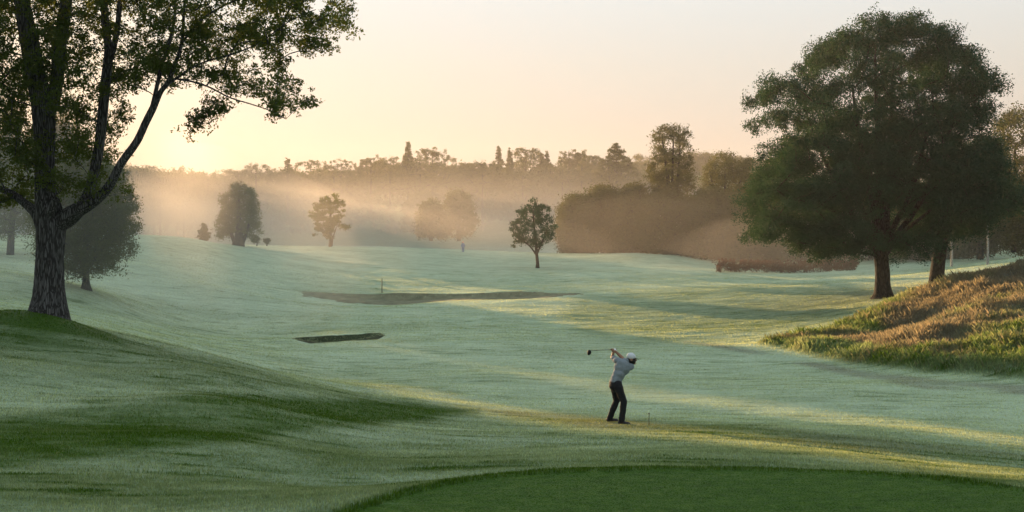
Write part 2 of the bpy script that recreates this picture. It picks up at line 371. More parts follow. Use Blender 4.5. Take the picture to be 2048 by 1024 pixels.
for i, (d0, d1, n, h, w) in enumerate(bands):
    n = int(n*1.22); x, y = scatter(d0, d1, n)
    pk = np.clip((d1-y)/(d1-d0)/.3, 0, 1)*(1 if i == 0 else np.clip((y-d0)/(d1-d0)/.3, 0, 1)); pk = rng.random(n) < pk; x, y = x[pk], y[pk]; n = len(x)
    cl = fbm(x/.5, y/.35, 60, 3); cl2 = fbm(x/1.6, y/1.1, 9, 3)
    td = sdist(TEE, x, y); bd = sdist(BANK, x, y)
    keep = (bd < .1) & ((td < 0) | (rng.random(n) < .8))
    hh = h*(.75+.5*rng.random(n))*(1+.6*np.clip(cl, -.5, 1)+.4*cl2)
    hh = np.where(td > 0, .006, hh*np.where((td < 0) & (td > -.2), 1.15, 1))
    
    onG = (y > 33) & (y < 60) & (sdist([(X_(560,57),57),(X_(760,61),61),(X_(1000,62),62),(X_(1400,60),60),(X_(1540,54),54),(X_(1800,43),43),(X_(2048,38),38),(X_(2048,33),33),(X_(1240,33),33),(X_(900,38),38),(X_(640,46),46)], x, y) > 0)
    hh = np.where(onG, hh*.75, hh)
    inb = (lens(x, y, X_(672,62), 63.6, 2.75, 2.2, .30)); keep &= ~((inb[0] < .8) & (inb[1] > -.7) & (inb[1] < .45)); inb = lens(x, y, X_(885,95), 95.5, 12.8, 3.6, .03); keep &= ~((inb[0] < .85) & (inb[1] > -.5) & (inb[1] < .8))
    x, y, hh = x[keep], y[keep], hh[keep]
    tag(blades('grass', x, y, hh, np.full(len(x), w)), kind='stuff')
# tall meadow grass on the bank
bx = np.array(BANK); n = 720000
x = rng.uniform(bx[:,0].min(), bx[:,0].max(), n); y = rng.uniform(bx[:,1].min(), bx[:,1].max(), n)
k = (sdist(BANK, x, y) > -.1) & (np.abs(x/y) < .74); x, y = x[k], y[k]
bd = sdist(BANK, x, y); c = fbm(x/1.1, y/.9, 71, 3); c2 = fbm(x/2.4+5, y/2.0, 21, 4)
h = (.09+.30*rng.random(len(x))**3)*(1+.65*np.clip(c, -.7, 1))*sstep(-.3, .9, bd)*(1+.4*c2)+.03
tag(blades('tall_grass', x, y, h, np.full(len(x), .012)*(.7+.6*rng.random(len(x))), kink=.55, extra_dry=(rng.random(len(x)) < .08)*.5), kind='stuff')
print('blades', time.time()-T0)

# ------------------------------------------------------------------ trees
def catmull(P, n):
    P = np.asarray(P, float); P = np.vstack([2*P[0]-P[1], P, 2*P[-1]-P[-2]]); out = []
    for i in range(1, len(P)-2):
        t = np.linspace(0, 1, n, endpoint=False)[:,None]; a, b, c, d = P[i-1:i+3]
        out.append(.5*((2*b)+(-a+c)*t+(2*a-5*b+4*c-d)*t*t+(-a+3*b-3*c+d)*t**3))
    return np.vstack(out+[P[-2][None]])
class Tubes:
    def __init__(s): s.V = []; s.F = []; s.n = 0
    def add(s, P, Rr, k=6, rough=0., cap=True):
        P = np.asarray(P, float); Rr = np.asarray(Rr, float); m = len(P)
        if m < 2: return
        T = np.gradient(P, axis=0); T /= np.linalg.norm(T, axis=1)[:,None]+1e-9
        up = np.array([0, 1.0, .01]) ; n1 = np.cross(T, up); n1 /= np.linalg.norm(n1, axis=1)[:,None]+1e-9; n2 = np.cross(T, n1)
        a = np.linspace(0, 2*np.pi, k, endpoint=False)
        rr = Rr[:,None]*np.ones(k)
        if rough:
            ph = rng.uniform(0, 6, 4); zz = np.arange(m)[:,None]*.35
            rr = rr*(1+rough*(np.sin(3*a+ph[0]+zz*.4)+.6*np.sin(5*a+ph[1]-zz*.3)+.5*np.sin(8*a+ph[2]+zz*.2)+.5*rng.normal(size=(m, k))))
        V = P[:,None]+rr[:,:,None]*(np.cos(a)[None,:,None]*n1[:,None]+np.sin(a)[None,:,None]*n2[:,None])
        i = s.n+np.arange(m*k).reshape(m, k)
        s.V.append(V.reshape(-1,3)); s.F.append(np.stack([i[:-1], np.roll(i[:-1],-1,1), np.roll(i[1:],-1,1), i[1:]], -1).reshape(-1,4)); s.n += m*k
        if cap:
            s.V.append(P[-1:]); j = s.n; s.n += 1; l = i[-1]
            s.F.append(np.stack([l, np.roll(l,-1), np.full(k, j), np.full(k, j)], -1))
    def build(s, name, mat, parent=None):
        V = np.vstack(s.V); Fq = np.vstack(s.F); tri = Fq[:,2] == Fq[:,3]
        return mesh_obj(name, V, [Fq[~tri], Fq[tri][:,:3]], mat, parent)
def clumps(poly, rc, depth, n, holes=(), dm=None, seed=0, shell=.35, spacing=1.15, inset=.45):
    """clump centres filling the volume whose outline is poly (x,z metres); depth = half thickness"""
    r = np.random.default_rng(seed); P = np.asarray(poly, float)
    lo, hi = P.min(0), P.max(0); dm = dm or min(hi-lo)*.42; out = np.empty((0, 3)); tries = 0
    while len(out) < n and tries < 60:
        tries += 1
        m = 400; x = r.uniform(lo[0], hi[0], m); z = r.uniform(lo[1], hi[1], m); d = sdist(P, x, z)
        ok = d > rc*inset; x, z, d = x[ok], z[ok], d[ok]
        t = np.clip(d/dm, 0, 1); hd = depth*np.sqrt(1-(1-t)**2)
        s = r.uniform(-1, 1, len(x)); s = np.sign(s)*np.abs(s)**(1-shell)
        c = np.stack([x, s*hd, z], -1)
        for (hx, hz, ra, rb) in holes: 
            c = c[((c[:,0]-hx)/ra)**2+((c[:,2]-hz)/rb)**2 > 1]
        for p in c:
            if len(out) == 0 or ((out-p)**2).sum(1).min() > (rc*spacing)**2*r.uniform(.25, 1): out = np.vstack([out, p])
            if len(out) >= n: break
    return out
def leaves(C, rc, per, size, seed=0, flat=.75, sprigs=7, droop=0., spread=.33, aspect=.6):
    r = np.random.default_rng(seed); n = len(C)
    rcv = np.broadcast_to(rc, (n,))*r.uniform(.7, 1.25, n)
    sp = r.normal(size=(n, sprigs, 3)); sp /= np.linalg.norm(sp, axis=2)[:,:,None]; sp *= (r.random((n, sprigs, 1))**.5)
    sp = C[:,None]+sp*rcv[:,None,None]*[1, 1, flat]
    k = max(1, per//sprigs)
    L = np.repeat(sp.reshape(-1,3), k, 0)+r.normal(size=(n*sprigs*k, 3))*np.repeat(rcv, sprigs*k)[:,None]*spread*[1, 1, .8]
    m = len(L)
    nrm = r.normal(size=(m, 3))+[0, 0, .5]; nrm /= np.linalg.norm(nrm, axis=1)[:,None]
    t = np.cross(nrm, r.normal(size=(m, 3))); t /= np.linalg.norm(t, axis=1)[:,None]; b = np.cross(nrm, t)
    s = size*r.uniform(.6, 1.35, m)[:,None]
    V = np.stack([L-t*s*.5, L+b*s*.5*aspect-t*s*.05, L+t*s*.55, L-b*s*.5*aspect+nrm*s*.08-t*s*.05], 1)
    v = np.clip(np.repeat(r.random(n), sprigs*k)*.5+r.random(m)*.5, 0, 1)
    i = np.arange(m*4).reshape(m, 4)
    return V.reshape(-1,3), i, v
def grow(C, stems, rtip=.02, bias=.6, seed=0, power=2.3, maxlen=1e9, rmul=1.):
    """attach every clump centre to the nearest limb; stems = list of (points, radii, parent_stem)"""
    r = np.random.default_rng(seed)
    pos = []; par = []; chains = []
    for P, Rr, pk in stems:
        s0 = len(pos); ids = []
        for j, p in enumerate(P):
            par.append(-1 if j == 0 else len(pos)-1); pos.append(p); ids.append(len(pos)-1)
    nfix = len(pos)
    pos = np.array(pos); order = np.argsort([((pos-c)**2).sum(1).min() for c in C])
    pos = list(pos); new = []
    PA = np.array(pos)
    for oi in order:
        c = C[oi]; d = PA-c; dist = np.sqrt((d**2).sum(1))
        cost = dist+bias*np.clip(d[:,2]+.25*dist, 0, None)*1.5
        j = int(np.argmin(cost)); a = PA[j]
        L = dist[j]; m = max(2, min(5, int(L/.5)+2))
        mid = (a+c)/2+np.array([0, 0, .12*L])+r.normal(size=3)*L*.07
        t = np.linspace(0, 1, m+1)[1:,None]
        pts = (1-t)**2*a+2*t*(1-t)*mid+t*t*c
        ids = [j]
        for p in pts:
            par.append(ids[-1]); pos.append(p); ids.append(len(pos)-1)
        new.append(ids); PA = np.vstack([PA, pts])
    w = np.zeros(len(pos))
    for i in range(len(pos)-1, nfix-1, -1):
        if w[i] == 0: w[i] = rtip**power
        if par[i] >= nfix: w[par[i]] += w[i]
    return PA, new, w**(1/power)*rmul, nfix
def build_tree(name, base, stems_px, poly_px, D, label, group, leafmat, barkmat=None, n=200, rc=.8, per=150, size=.14, depth=4, holes_px=(),
               seed=0, cat='tree', sides=8, rough=.0, extra=None, flat=.75, rtip=.02, dm=None, shell=.35, sprigs=7, spread=.33, bias=.6, trunk_sides=12, stem_k=5, branch_names=False, dy=0., spacing=1.05, aspect=.6, flare=1., inset=.45):
    """stems_px: list of [(px,py,width_px,(dy)), ...]; all pixel measures are turned into metres at distance D"""
    s = D/F; bx, by = base
    loc = at(bx, by, D); loc[2] = float(terrain(np.array([loc[0]]), np.array([D]))[0]) if by is None else loc[2]
    root = empty(name, tuple(loc)); tag(root, label, cat, group)
    cv_ = lambda px, py: ((px-bx)*s, -(py-by)*s)
    stems = []
    for st in stems_px:
        P = np.array([[*cv_(q[0], q[1])[:1], (q[3] if len(q) > 3 else 0), cv_(q[0], q[1])[1]] for q in st]); Wd = np.array([[q[2]*s/2] for q in st])
        PP = catmull(np.hstack([P, Wd]), stem_k); stems.append((PP[:,:3], np.abs(PP[:,3]), None))
    C = clumps([cv_(*p) for p in poly_px], rc, depth, n, [(*cv_(a, b), c*s, d*s) for a, b, c, d in holes_px], dm, seed, shell, spacing, inset)
    if dy: C[:,1] += dy
    if extra is not None:
        for poly2, n2, dp2, dy2, rc2 in extra:
            C2 = clumps([cv_(*p) for p in poly2], rc2, dp2, n2, [(*cv_(a, b), c*s, d*s) for a, b, c, d in holes_px], None, seed+5, shell, spacing); C2[:,1] += dy2; C = np.vstack([C, C2])
    PA, new, rad, nfix = grow(C, stems, rtip, bias, seed)
    tb = Tubes(); bt = [Tubes() for _ in stems[1:]] if branch_names else []
    for i, (P, Rr, _) in enumerate(stems):
        (bt[i-1] if branch_names and i > 0 else tb).add(P, Rr, trunk_sides, rough if i == 0 else rough*.5)
    own = np.cumsum([0]+[len(st[0]) for st in stems])
    for ids in new:
        rr = rad[ids].copy(); rr[0] = rr[1]
        if ids[0] < nfix:
            k = int(np.searchsorted(own, ids[0], side='right')-1)
            rr[0] = min(rr[1]*1.25, stems[k][1][ids[0]-own[k]])
        tb.add(PA[ids], np.maximum(rr, rtip*.5), 5 if rr[0] < .08 else sides)
    if extra is None and False: pass
    tb.build('trunk', barkmat or M_BARKD, root)
    for b_ in bt: b_.build('branch', barkmat or M_BARKD, root)
    V, Fq, v = leaves(C, rc, per, size, seed, flat, sprigs, spread=spread, aspect=aspect)
    mesh_obj('crown', V, Fq, leafmat, root, False, fattrs={'var': v})
    return root

LIMBS = [
 [(97,662,122,0),(97,647,92,0),(98,622,76,0),(99,580,59,0),(99,540,55,0),(100,500,53,0),(101,455,56,0),(97,420,52,0),(91,380,41,0),(90,330,38,0),(90,280,40,0),(88,235,44,0),(84,205,42,0),(74,150,38,-.1),(66,90,36,-.2),(56,20,30,-.3),(45,-80,26,-.4),(30,-220,14,-.6),(20,-330,5,-.8)],
 [(92,235,20,.05),(103,200,26,.1),(108,150,26,.2),(110,90,26,.3),(118,20,24,.4),(126,-70,20,.5),(140,-200,12,.7),(150,-300,4,.8)],
 [(100,470,20,-.05),(128,440,32,-.1),(160,420,30,-.15),(195,404,22,-.3),(228,375,18,-.4),(255,330,16,-.5),(288,288,15,-.6),(306,250,14.5,-.6),(320,222,14,-.6),(338,190,10,-.7),(352,172,9,-.7),(370,140,8,-.9),(385,100,6.5,-1),(392,40,5.5,-1.1),(400,-40,4,-1.2)],
 [(110,460,20,.1),(138,436,28,.15),(158,412,23,.2),(172,375,20,.3),(180,330,20,.4),(187,270,20,.5),(190,210,20,.6),(196,150,20,.6),(198,90,17,.7),(188,30,15,.8),(184,-60,11,.9),(180,-180,5,1)],
 [(86,470,20,0),(72,430,24,.1),(50,414,19,.3),(25,399,15,.5),(0,385,14,.7),(-50,365,11,.9),(-110,320,8,1.2),(-160,250,4,1.6)],
 [(317,228,9,-.6),(324,185,8,-.5),(332,140,7.5,-.4),(345,90,7,-.3),(352,30,6,-.1),(350,-60,4,.1),(350,-130,2,.3)],
 [(197,130,12,.6),(208,105,12,.55),(220,60,11,.5),(228,10,10,.4),(236,-80,6,.3),(240,-160,3,.2)],
 [(352,175,5,-.7),(375,162,5,-.8),(402,146,4.2,-.9),(440,132,3.4,-1),(490,120,3,-1.1),(540,100,2.4,-1.2),(600,60,2,-1.3),(650,40,1.2,-1.4)],
 [(370,166,4,-.8),(398,170,3.8,-.7),(430,180,3.4,-.6),(470,200,2.8,-.5),(510,212,2.4,-.4),(545,224,1.8,-.3),(575,240,1.0,-.2)],
 [(108,430,14,-.45),(120,414,15,-.5),(124,404,13,-.52),(125,399,8,-.52)],
 [(385,100,5,-1),(420,60,4.5,-1.1),(470,30,4,-1.2),(530,10,3,-1.4),(600,-10,2.4,-1.5),(660,-30,1.5,-1.6)],
]
CR_L = [(715,22),(700,5),(690,-60),(600,-140),(480,-220),(300,-300),(100,-350),(-100,-320),(-250,-200),(-300,0),(-260,250),(-120,420),(-60,450),(10,430),(50,400),(60,330),(130,400),(170,400),(235,410),(225,350),(200,330),(240,310),(205,280),(215,255),(260,262),(295,240),(330,170),(380,185),(400,170),(450,195),(500,212),(545,255),(565,268),(600,222),(658,188),(600,130),(580,100),(650,128),(660,85),(680,62)]
build_tree('tree', (97,640), LIMBS, CR_L, 30, 'huge near tree with pale fissured trunk and spreading limbs on the grassy mound', None, M_LEAF_L, M_BARK,
  n=1200, rc=.42, per=224, size=.082, depth=3.6, seed=11, trunk_sides=28, rough=.02, rtip=.008, dm=2.2, shell=.1, branch_names=True, stem_k=7, sprigs=16, spread=.15, aspect=.5,
  holes_px=[(245,220,36,34),(290,215,26,30),(140,255,14,36),(150,330,22,34),(60,300,14,30),(470,90,34,20),(520,60,22,14),(400,215,40,26),(35,250,18,26),(620,150,44,26),(150,180,14,30),(265,290,34,30),(212,300,10,30),(560,160,16,12),(420,110,16,10),(140,60,8,22),(330,60,10,14)],
  extra=[([(455,203),(440,198),(415,215),(412,235),(393,258),(405,264),(435,242),(458,212)], 8, .4, -.5, .13)])
STEMS_R = [
 [(1766,600,54),(1766,588,39),(1765,570,31),(1765,545,29),(1763,520,28),(1762,500,27),(1762,470,21),(1760,430,19),(1758,380,16),(1757,320,13),(1755,250,10),(1752,180,7),(1750,110,4)],
 [(1758,510,16,-.1),(1750,480,15,-.4),(1742,440,13,-.8),(1732,390,11,-1),(1715,330,9,-1.4),(1700,260,7,-1.8),(1685,180,4,-2.2)],
 [(1757,505,15,.1),(1738,470,12,.5),(1715,430,10,1),(1695,380,9,1.5),(1672,330,7,2),(1650,270,5,2.5),(1630,200,3,3)],
 [(1756,515,12,-.2),(1730,485,10,-1),(1700,455,8,-1.8),(1660,430,7,-2.4),(1610,410,5,-3),(1550,400,3,-3.5)],
 [(1770,500,16,.2),(1778,460,14,.6),(1783,420,13,1),(1790,360,11,1.5),(1798,290,9,2),(1808,210,6,2.6),(1815,130,3,3)],
 [(1772,500,14,-.2),(1790,465,12,-.7),(1812,430,11,-1.2),(1835,380,9,-1.8),(1858,310,7,-2.3),(1880,230,5,-3),(1895,160,3,-3.3)],
 [(1772,510,12,.2),(1800,480,10,.9),(1840,450,8,1.7),(1885,420,6,2.4),(1930,380,4,3)],
 [(1768,505,12,-.2),(1775,450,11,-1.5),(1790,390,9,-3),(1800,320,7,-4),(1810,250,4,-4.6)],
 [(1760,505,12,.2),(1752,450,11,1.5),(1740,390,9,3),(1725,320,7,4),(1710,250,4,4.6)],
]
CR_R = [(1740,33),(1700,40),(1655,62),(1625,88),(1598,125),(1588,168),(1560,148),(1520,155),(1500,185),(1512,230),(1516,258),(1535,285),(1520,330),(1508,365),(1474,392),(1486,425),(1472,455),(1500,492),(1515,500),(1550,470),(1590,500),(1605,540),(1635,528),(1670,522),(1720,530),(1750,505),(1775,505),(1800,520),(1815,545),(1850,520),(1870,485),(1905,480),(1950,470),(1990,420),(2005,360),(1990,290),(1972,240),(1996,190),(1975,150),(1935,102),(1890,70),(1850,48),(1800,38)]
build_tree('tree', (1766,596), STEMS_R, [(a_-max(0, a_-1880)*.12, b_) for a_, b_ in CR_R], 78, 'massive round dark green tree standing alone at the right of the fairway', None, M_LEAF_R, M_BARKD,
  n=1150, rc=.88, per=440, size=.125, depth=7.5, seed=4, rtip=.02, inset=.62, dm=5, sprigs=22, spread=.18, trunk_sides=14, spacing=.95, shell=.55, rough=.015,
  holes_px=[(a_, b_, c_*1.22, d_*1.22) for a_, b_, c_, d_ in [(1693,130,26,17),(1738,116,20,14),(1790,120,15,12),(1742,175,20,32),(1772,150,15,26),(1640,155,20,17),(1685,215,34,15),(1620,245,17,15),(1560,262,32,18),(1785,215,18,17),(1830,210,15,12),(1912,155,13,12),(1915,212,13,17),(1540,215,17,15),(1585,205,17,12),(1672,258,18,12),(1735,262,14,12),(1600,345,15,12),(1690,295,15,15),(1575,440,17,11),(1660,350,11,11),(1735,446,30,30),(1800,440,24,26),(1702,405,17,17),(1770,400,14,20),(1845,420,14,14)]])
print('big trees', time.time()-T0)
build_tree('tree', (1872,578), [[(1872,582,34),(1873,560,30),(1876,530,27),(1880,500,26),(1888,470,20),(1900,430,15),(1915,380,11),(1930,330,6)],
   [(1884,485,14,.1),(1915,460,10,.6),(1955,440,7,1),(2005,420,4,1.4),(2050,405,2,1.6)],[(1882,490,12,-.1),(1870,455,9,-.8),(1860,420,6,-1.4)],[(1886,480,12,.1),(1925,440,9,-1),(1970,390,6,-1.6),(2000,340,3,-2)]],
  [(1930,282),(1965,275),(1995,310),(2008,360),(2030,370),(2075,365),(2080,420),(2050,438),(2020,425),(1985,455),(1960,485),(1930,472),(1900,495),(1870,478),(1840,450),(1850,380),(1880,310)], 86,
  'leaning grey trunked tree partly behind the massive round tree, edge leaves yellow green', None, M_LEAF_R, M_BARKD, n=300, rc=.8, per=200, size=.15, depth=4, seed=8)
# round tree behind the huge near tree
build_tree('tree', (172,580), [[(172,583,26),(172,565,15),(172,540,13),(172,500,11),(174,450,9),(174,390,6),(176,330,3)],[(172,545,8,0),(150,500,6,-.4),(120,450,4,-.8)],[(172,540,8,0),(200,495,6,.4),(225,440,4,.6)]],
  [(165,296),(130,318),(100,350),(80,400),(72,450),(82,505),(110,545),(150,558),(200,553),(240,538),(262,505),(274,455),(268,400),(248,350),(222,312),(195,298)], 68,
  'round hazy dark tree with short straight trunk behind the huge near tree', None, M_LEAF_Y, n=420, rc=.60, per=190, size=.12, depth=2.8, seed=21, rtip=.012)
build_tree('tree', (20,520), [[(20,525,16),(22,480,13),(26,420,10),(30,350,5)]],
  [(20,285),(-40,300),(-90,360),(-90,440),(-40,478),(20,485),(70,470),(95,420),(100,350),(70,300)], 90,
  'hazy broad tree at the left edge behind the huge near trunk', None, M_LEAF_Y, n=160, rc=.9, per=150, size=.15, depth=3.5, seed=22)
# singles on the misty ridge
build_tree('small_conifer', (407,484), [[(407,487,5),(407,470,3),(407,446,1)]],
  [(407,440),(401,455),(396,468),(394,482),(420,482),(419,466),(413,454)], 130, 'tiny pointed conifer left of the shaggy bushy tree', None, M_LEAF_F, n=60, rc=.22, per=70, size=.13, depth=.7, seed=31, spread=.3, rtip=.01)
build_tree('tree', (476,491), [[(476,495,30),(478,480,20),(478,455,13),(478,420,8),(478,385,3)],[(470,488,9,0),(462,465,6,0),(452,430,3,.3)],[(484,488,9,0),(494,462,6,0),(504,430,3,-.3)]],
  [(470,366),(452,380),(440,402),(440,425),(433,452),(434,478),(455,478),(470,470),(486,470),(500,482),(518,480),(524,452),(517,428),(515,395),(500,374),(485,366)], 138,
  'shaggy bushy tree in mist on the ridge, its thick trunk leafy almost to the ground', None, M_LEAF_Y, n=250, rc=.42, per=80, size=.19, depth=2.4, seed=32, spread=.52, rtip=.012)
build_tree('tree', (660,494), [[(660,496,7),(661,480,6),(661,465,5),(661,430,4),(660,400,2)],[(664,492,3,0),(665,478,3,.1),(672,455,2,.3)]],
  [(660,385),(644,392),(628,412),(616,430),(628,446),(625,468),(634,474),(640,462),(652,478),(668,480),(676,458),(697,460),(697,446),(682,444),(690,428),(692,408),(698,404),(684,398),(672,386)], 160,
  'single open crowned tree on thin stem in the middle of the misty ridge', None, M_LEAF_Y, n=140, rc=.44, per=85, size=.20, depth=2.2, seed=33, spread=.3, rtip=.012,
  holes_px=[(655,420,4,4),(668,428,4,3),(640,440,3,4)])
build_tree('tree', (1075,536), [[(1075,538,9),(1075,525,6.5),(1073,505,6),(1071,480,5),(1068,450,4),(1066,420,2)],[(1074,512,4,0),(1062,495,3,-.3),(1045,480,2,-.6)],[(1074,508,4,0),(1084,485,3,.3),(1094,460,2,.5)]],
  [(1064,397),(1050,408),(1032,420),(1028,440),(1016,455),(1020,470),(1014,490),(1030,505),(1040,490),(1062,492),(1080,498),(1092,486),(1110,478),(1112,455),(1105,435),(1100,412),(1085,404),(1075,398)], 132,
  'slender young tree with bare lower stem in front of the hedge of bushes', None, M_LEAF_R, n=150, rc=.40, per=85, size=.17, depth=2.4, seed=34, spread=.34, rtip=.012,
  holes_px=[(1072,452,5,7),(1080,470,7,4),(1052,470,5,4)])
build_tree('round_bush', (534,491), [[(534,492,3),(534,484,1)]], [(530,477),(527,484),(532,488),(539,487),(541,481),(537,476)], 150, 'tiny ball shaped bush beside the shaggy bushy tree', None, M_LEAF_F, cat='bush', n=14, rc=.22, per=70, size=.14, depth=.4, seed=35)
build_tree('round_bush', (514,491), [[(514,492,3),(514,484,1)]], [(510,470),(504,480),(506,488),(520,488),(521,478),(516,470)], 146, 'ragged low bush touching the right side of the shaggy bushy tree', None, M_LEAF_F, cat='bush', n=14, rc=.3, per=60, size=.14, depth=.5, seed=36)
# pair of smooth rounded trees in the mist and the one behind them
for (b, poly, D, lab, sd) in [((862,478), [(868,396),(848,404),(834,425),(832,460),(838,477),(888,477),(892,450),(888,418)], 225, 'left and lower of two rounded trees deep in the mist', 41),
      ((918,478), [(915,376),(896,384),(886,408),(884,450),(888,477),(945,477),(956,440),(948,405),(936,384)], 230, 'taller rounded tree deep in the mist, right of its lower twin', 42),
      ((838,470), [(836,374),(815,385),(804,410),(802,465),(875,465),(872,402),(856,380)], 290, 'faintest rounded tree almost lost in the mist', 43)]:
    build_tree('misty_tree', b, [[(b[0],b[1]+4,8),(b[0],b[1]-20,6),(b[0],b[1]-60,3)]], poly, D, lab, None, M_LEAF_F, n=130, rc=1.1, per=110, size=.36, depth=4, seed=sd, rtip=.03)
print('mid trees', time.time()-T0)
# thicket on the right: individual bushy trees
TH = [((1145,512), [(1148,385),(1128,400),(1116,420),(1113,460),(1115,500),(1130,510),(1185,510),(1190,440),(1178,395)], 175, 'low leafy tree at the left end of the thicket'),
      ((1205,512), [(1195,370),(1170,385),(1160,420),(1162,508),(1248,508),(1250,430),(1240,390),(1218,370)], 172, 'dense bushy tree second from the left end of the thicket'),
      ((1265,515), [(1245,372),(1228,390),(1220,430),(1222,512),(1310,512),(1312,430),(1300,385),(1275,365)], 168, 'dense bushy tree in the thicket left of the tall one'),
      ((1335,522), [(1305,385),(1285,400),(1280,450),(1282,520),(1392,520),(1395,430),(1380,390),(1340,378)], 162, 'wide bushy tree directly under the tall tree in the thicket'),
      ((1415,528), [(1400,380),(1375,400),(1365,450),(1368,528),(1470,528),(1472,430),(1462,390),(1430,374)], 158, 'broad bushy tree in the thicket right of the tall one'),
      ((1500,532), [(1480,372),(1450,390),(1440,450),(1442,535),(1560,535),(1566,430),(1550,385),(1515,365)], 155, 'bushy tree at the right end of the thicket next to the massive tree'),
      ((1600,532), [(1580,380),(1545,400),(1530,450),(1532,535),(1680,535),(1690,430),(1660,385),(1620,370)], 158, 'shaded bushy tree glimpsed below the left half of the massive crown'),
      ((1740,530), [(1720,380),(1660,400),(1650,450),(1652,535),(1830,535),(1836,430),(1800,385),(1760,370)], 160, 'dark bushy tree behind the massive trunk'),
      ((1880,520), [(1860,370),(1800,390),(1790,450),(1792,525),(1960,525),(1966,430),(1940,375),(1900,360)], 150, 'dark bushy tree in the gap beside the leaning trunk')]
for i, (b, poly, D, lab) in enumerate(TH):
    build_tree('bushy_tree', b, [[(b[0],b[1]+4,9),(b[0],b[1]-30,7),(b[0],b[1]-110,3)]], poly, D, lab, 'bushy trees of the thicket', M_LEAF_F, n=400, rc=.72, per=100, size=.27, depth=5, seed=50+i, rtip=.025, spread=.55)
build_tree('tall_tree', (1342,515), [[(1342,520,12),(1341,480,11),(1340,430,9),(1338,380,8),(1332,330,6),(1325,280,3)],[(1343,460,7,0),(1352,400,6,.4),(1358,340,5,.6),(1362,280,2,.8)],[(1341,450,7,0),(1342,390,6,-.5),(1344,330,4,-.8),(1345,270,2,-1)],[(1340,440,7,0),(1322,390,5,-.3),(1310,350,3,-.5)]],
  [(1318,250),(1308,262),(1306,285),(1298,300),(1306,318),(1292,330),(1288,345),(1300,372),(1290,400),(1300,430),(1395,430),(1398,395),(1392,350),(1386,325),(1385,295),(1378,285),(1380,262),(1362,248),(1348,252),(1335,248)], 165,
  'tall narrow tree rising high above the thicket', None, M_LEAF_F, n=230, rc=.8, per=110, size=.24, depth=3.2, seed=61, rtip=.02, spread=.3,
  holes_px=[(1322,335,5,9),(1348,345,4,8),(1335,300,3,5),(1370,300,3,4),(1340,375,4,6)])
build_tree('tree', (1450,520), [[(1450,524,9),(1450,470,7),(1450,400,5),(1450,340,2)],[(1450,440,5,0),(1430,380,4,.4),(1420,340,2,.6)],[(1450,440,5,0),(1470,380,4,-.4),(1490,350,2,-.6)]],
  [(1440,305),(1420,315),(1408,335),(1406,370),(1412,430),(1510,430),(1525,380),(1520,345),(1500,318),(1470,306)], 185,
  'wide crowned tree behind the thicket between the tall tree and massive crown', None, M_LEAF_F, n=190, rc=1.0, per=110, size=.28, depth=4.5, seed=62, rtip=.025,
  holes_px=[(1440,345,6,5),(1470,360,5,8),(1425,360,4,6)])
# woods at the right edge
for i, (b, poly, D, lab) in enumerate([((2030,500), [(2030,214),(1996,222),(1976,245),(1972,300),(1980,380),(1990,490),(2120,490),(2140,330),(2120,240),(2070,216)], 125, 'tall misty tree behind the massive one at the right edge'),
      ((1960,515), [(1960,330),(1920,350),(1900,400),(1900,512),(2030,512),(2040,400),(2010,345)], 135, 'shadowy tree behind the thin pale stems at the right'),
      ((2110,500), [(2090,330),(2040,350),(2010,400),(2012,505),(2180,505),(2180,360)], 122, 'shadowy tree closing the view at the right edge')]):
    build_tree('tree', b, [[(b[0],b[1]+4,14),(b[0],b[1]-60,11),(b[0],b[1]-200 if i == 0 else b[1]-120,4)]], poly, D, lab, None, M_LEAF_F, n=240, rc=1.05, per=130, size=.24, depth=5, seed=70+i, rtip=.025,
       holes_px=[(2020,262,6,6),(2040,270,8,8),(2035,250,5,4)] if i == 0 else ())
for i, (px, y0, y1, D, lab) in enumerate([(1975,532,452,104,'thin white birch stem, the longer one of the two at the right'), (1903,530,484,104,'thin white birch stem, the short one beside the leaning trunk')]):
    build_tree('birch', (px,y0), [[(px,y0+3,5),(px+1,(y0+y1)/2,4),(px,y1,3.5),(px+3,y1-50,2)]], [(px-20,y1-70),(px-22,y1-30),(px-8,y1-8),(px+12,y1-10),(px+22,y1-40),(px+14,y1-75)], D, lab, 'white birch stems', M_LEAF_F, M_BIRCH, n=24, rc=.5, per=70, size=.15, depth=1.5, seed=80+i)
# reddish hedge
hx = np.linspace(1440, 1715, 60)
C = []
for px in hx:
    for k in range(5):
        D = 128+rng.uniform(-.8, .8); zt = .25+rng.random()*1.0
        xx = X_(px, D)+rng.normal()*.2; C.append([xx, D, zt])
C = np.array(C); C[:,2] += terrain(C[:,0], C[:,1])
V, Fq, v = leaves(C, .42, 60, .16, 91, .9, 6)
hd = mesh_obj('hedge', V, Fq, M_RED, None, False, fattrs={'var': v}); tag(hd, 'low dull reddish brown hedge at the foot of the thicket', 'hedge')
for c in C[::12]:
    z0 = float(terrain(c[0:1], c[1:2])[0]); tb = Tubes(); tb.add([[c[0], c[1], z0-.05], [c[0]+rng.normal()*.05, c[1], (z0+c[2])/2], c], [.02, .015, .006], 5)
    tb.build('stem', M_BARKD, hd)
print('thicket', time.time()-T0)

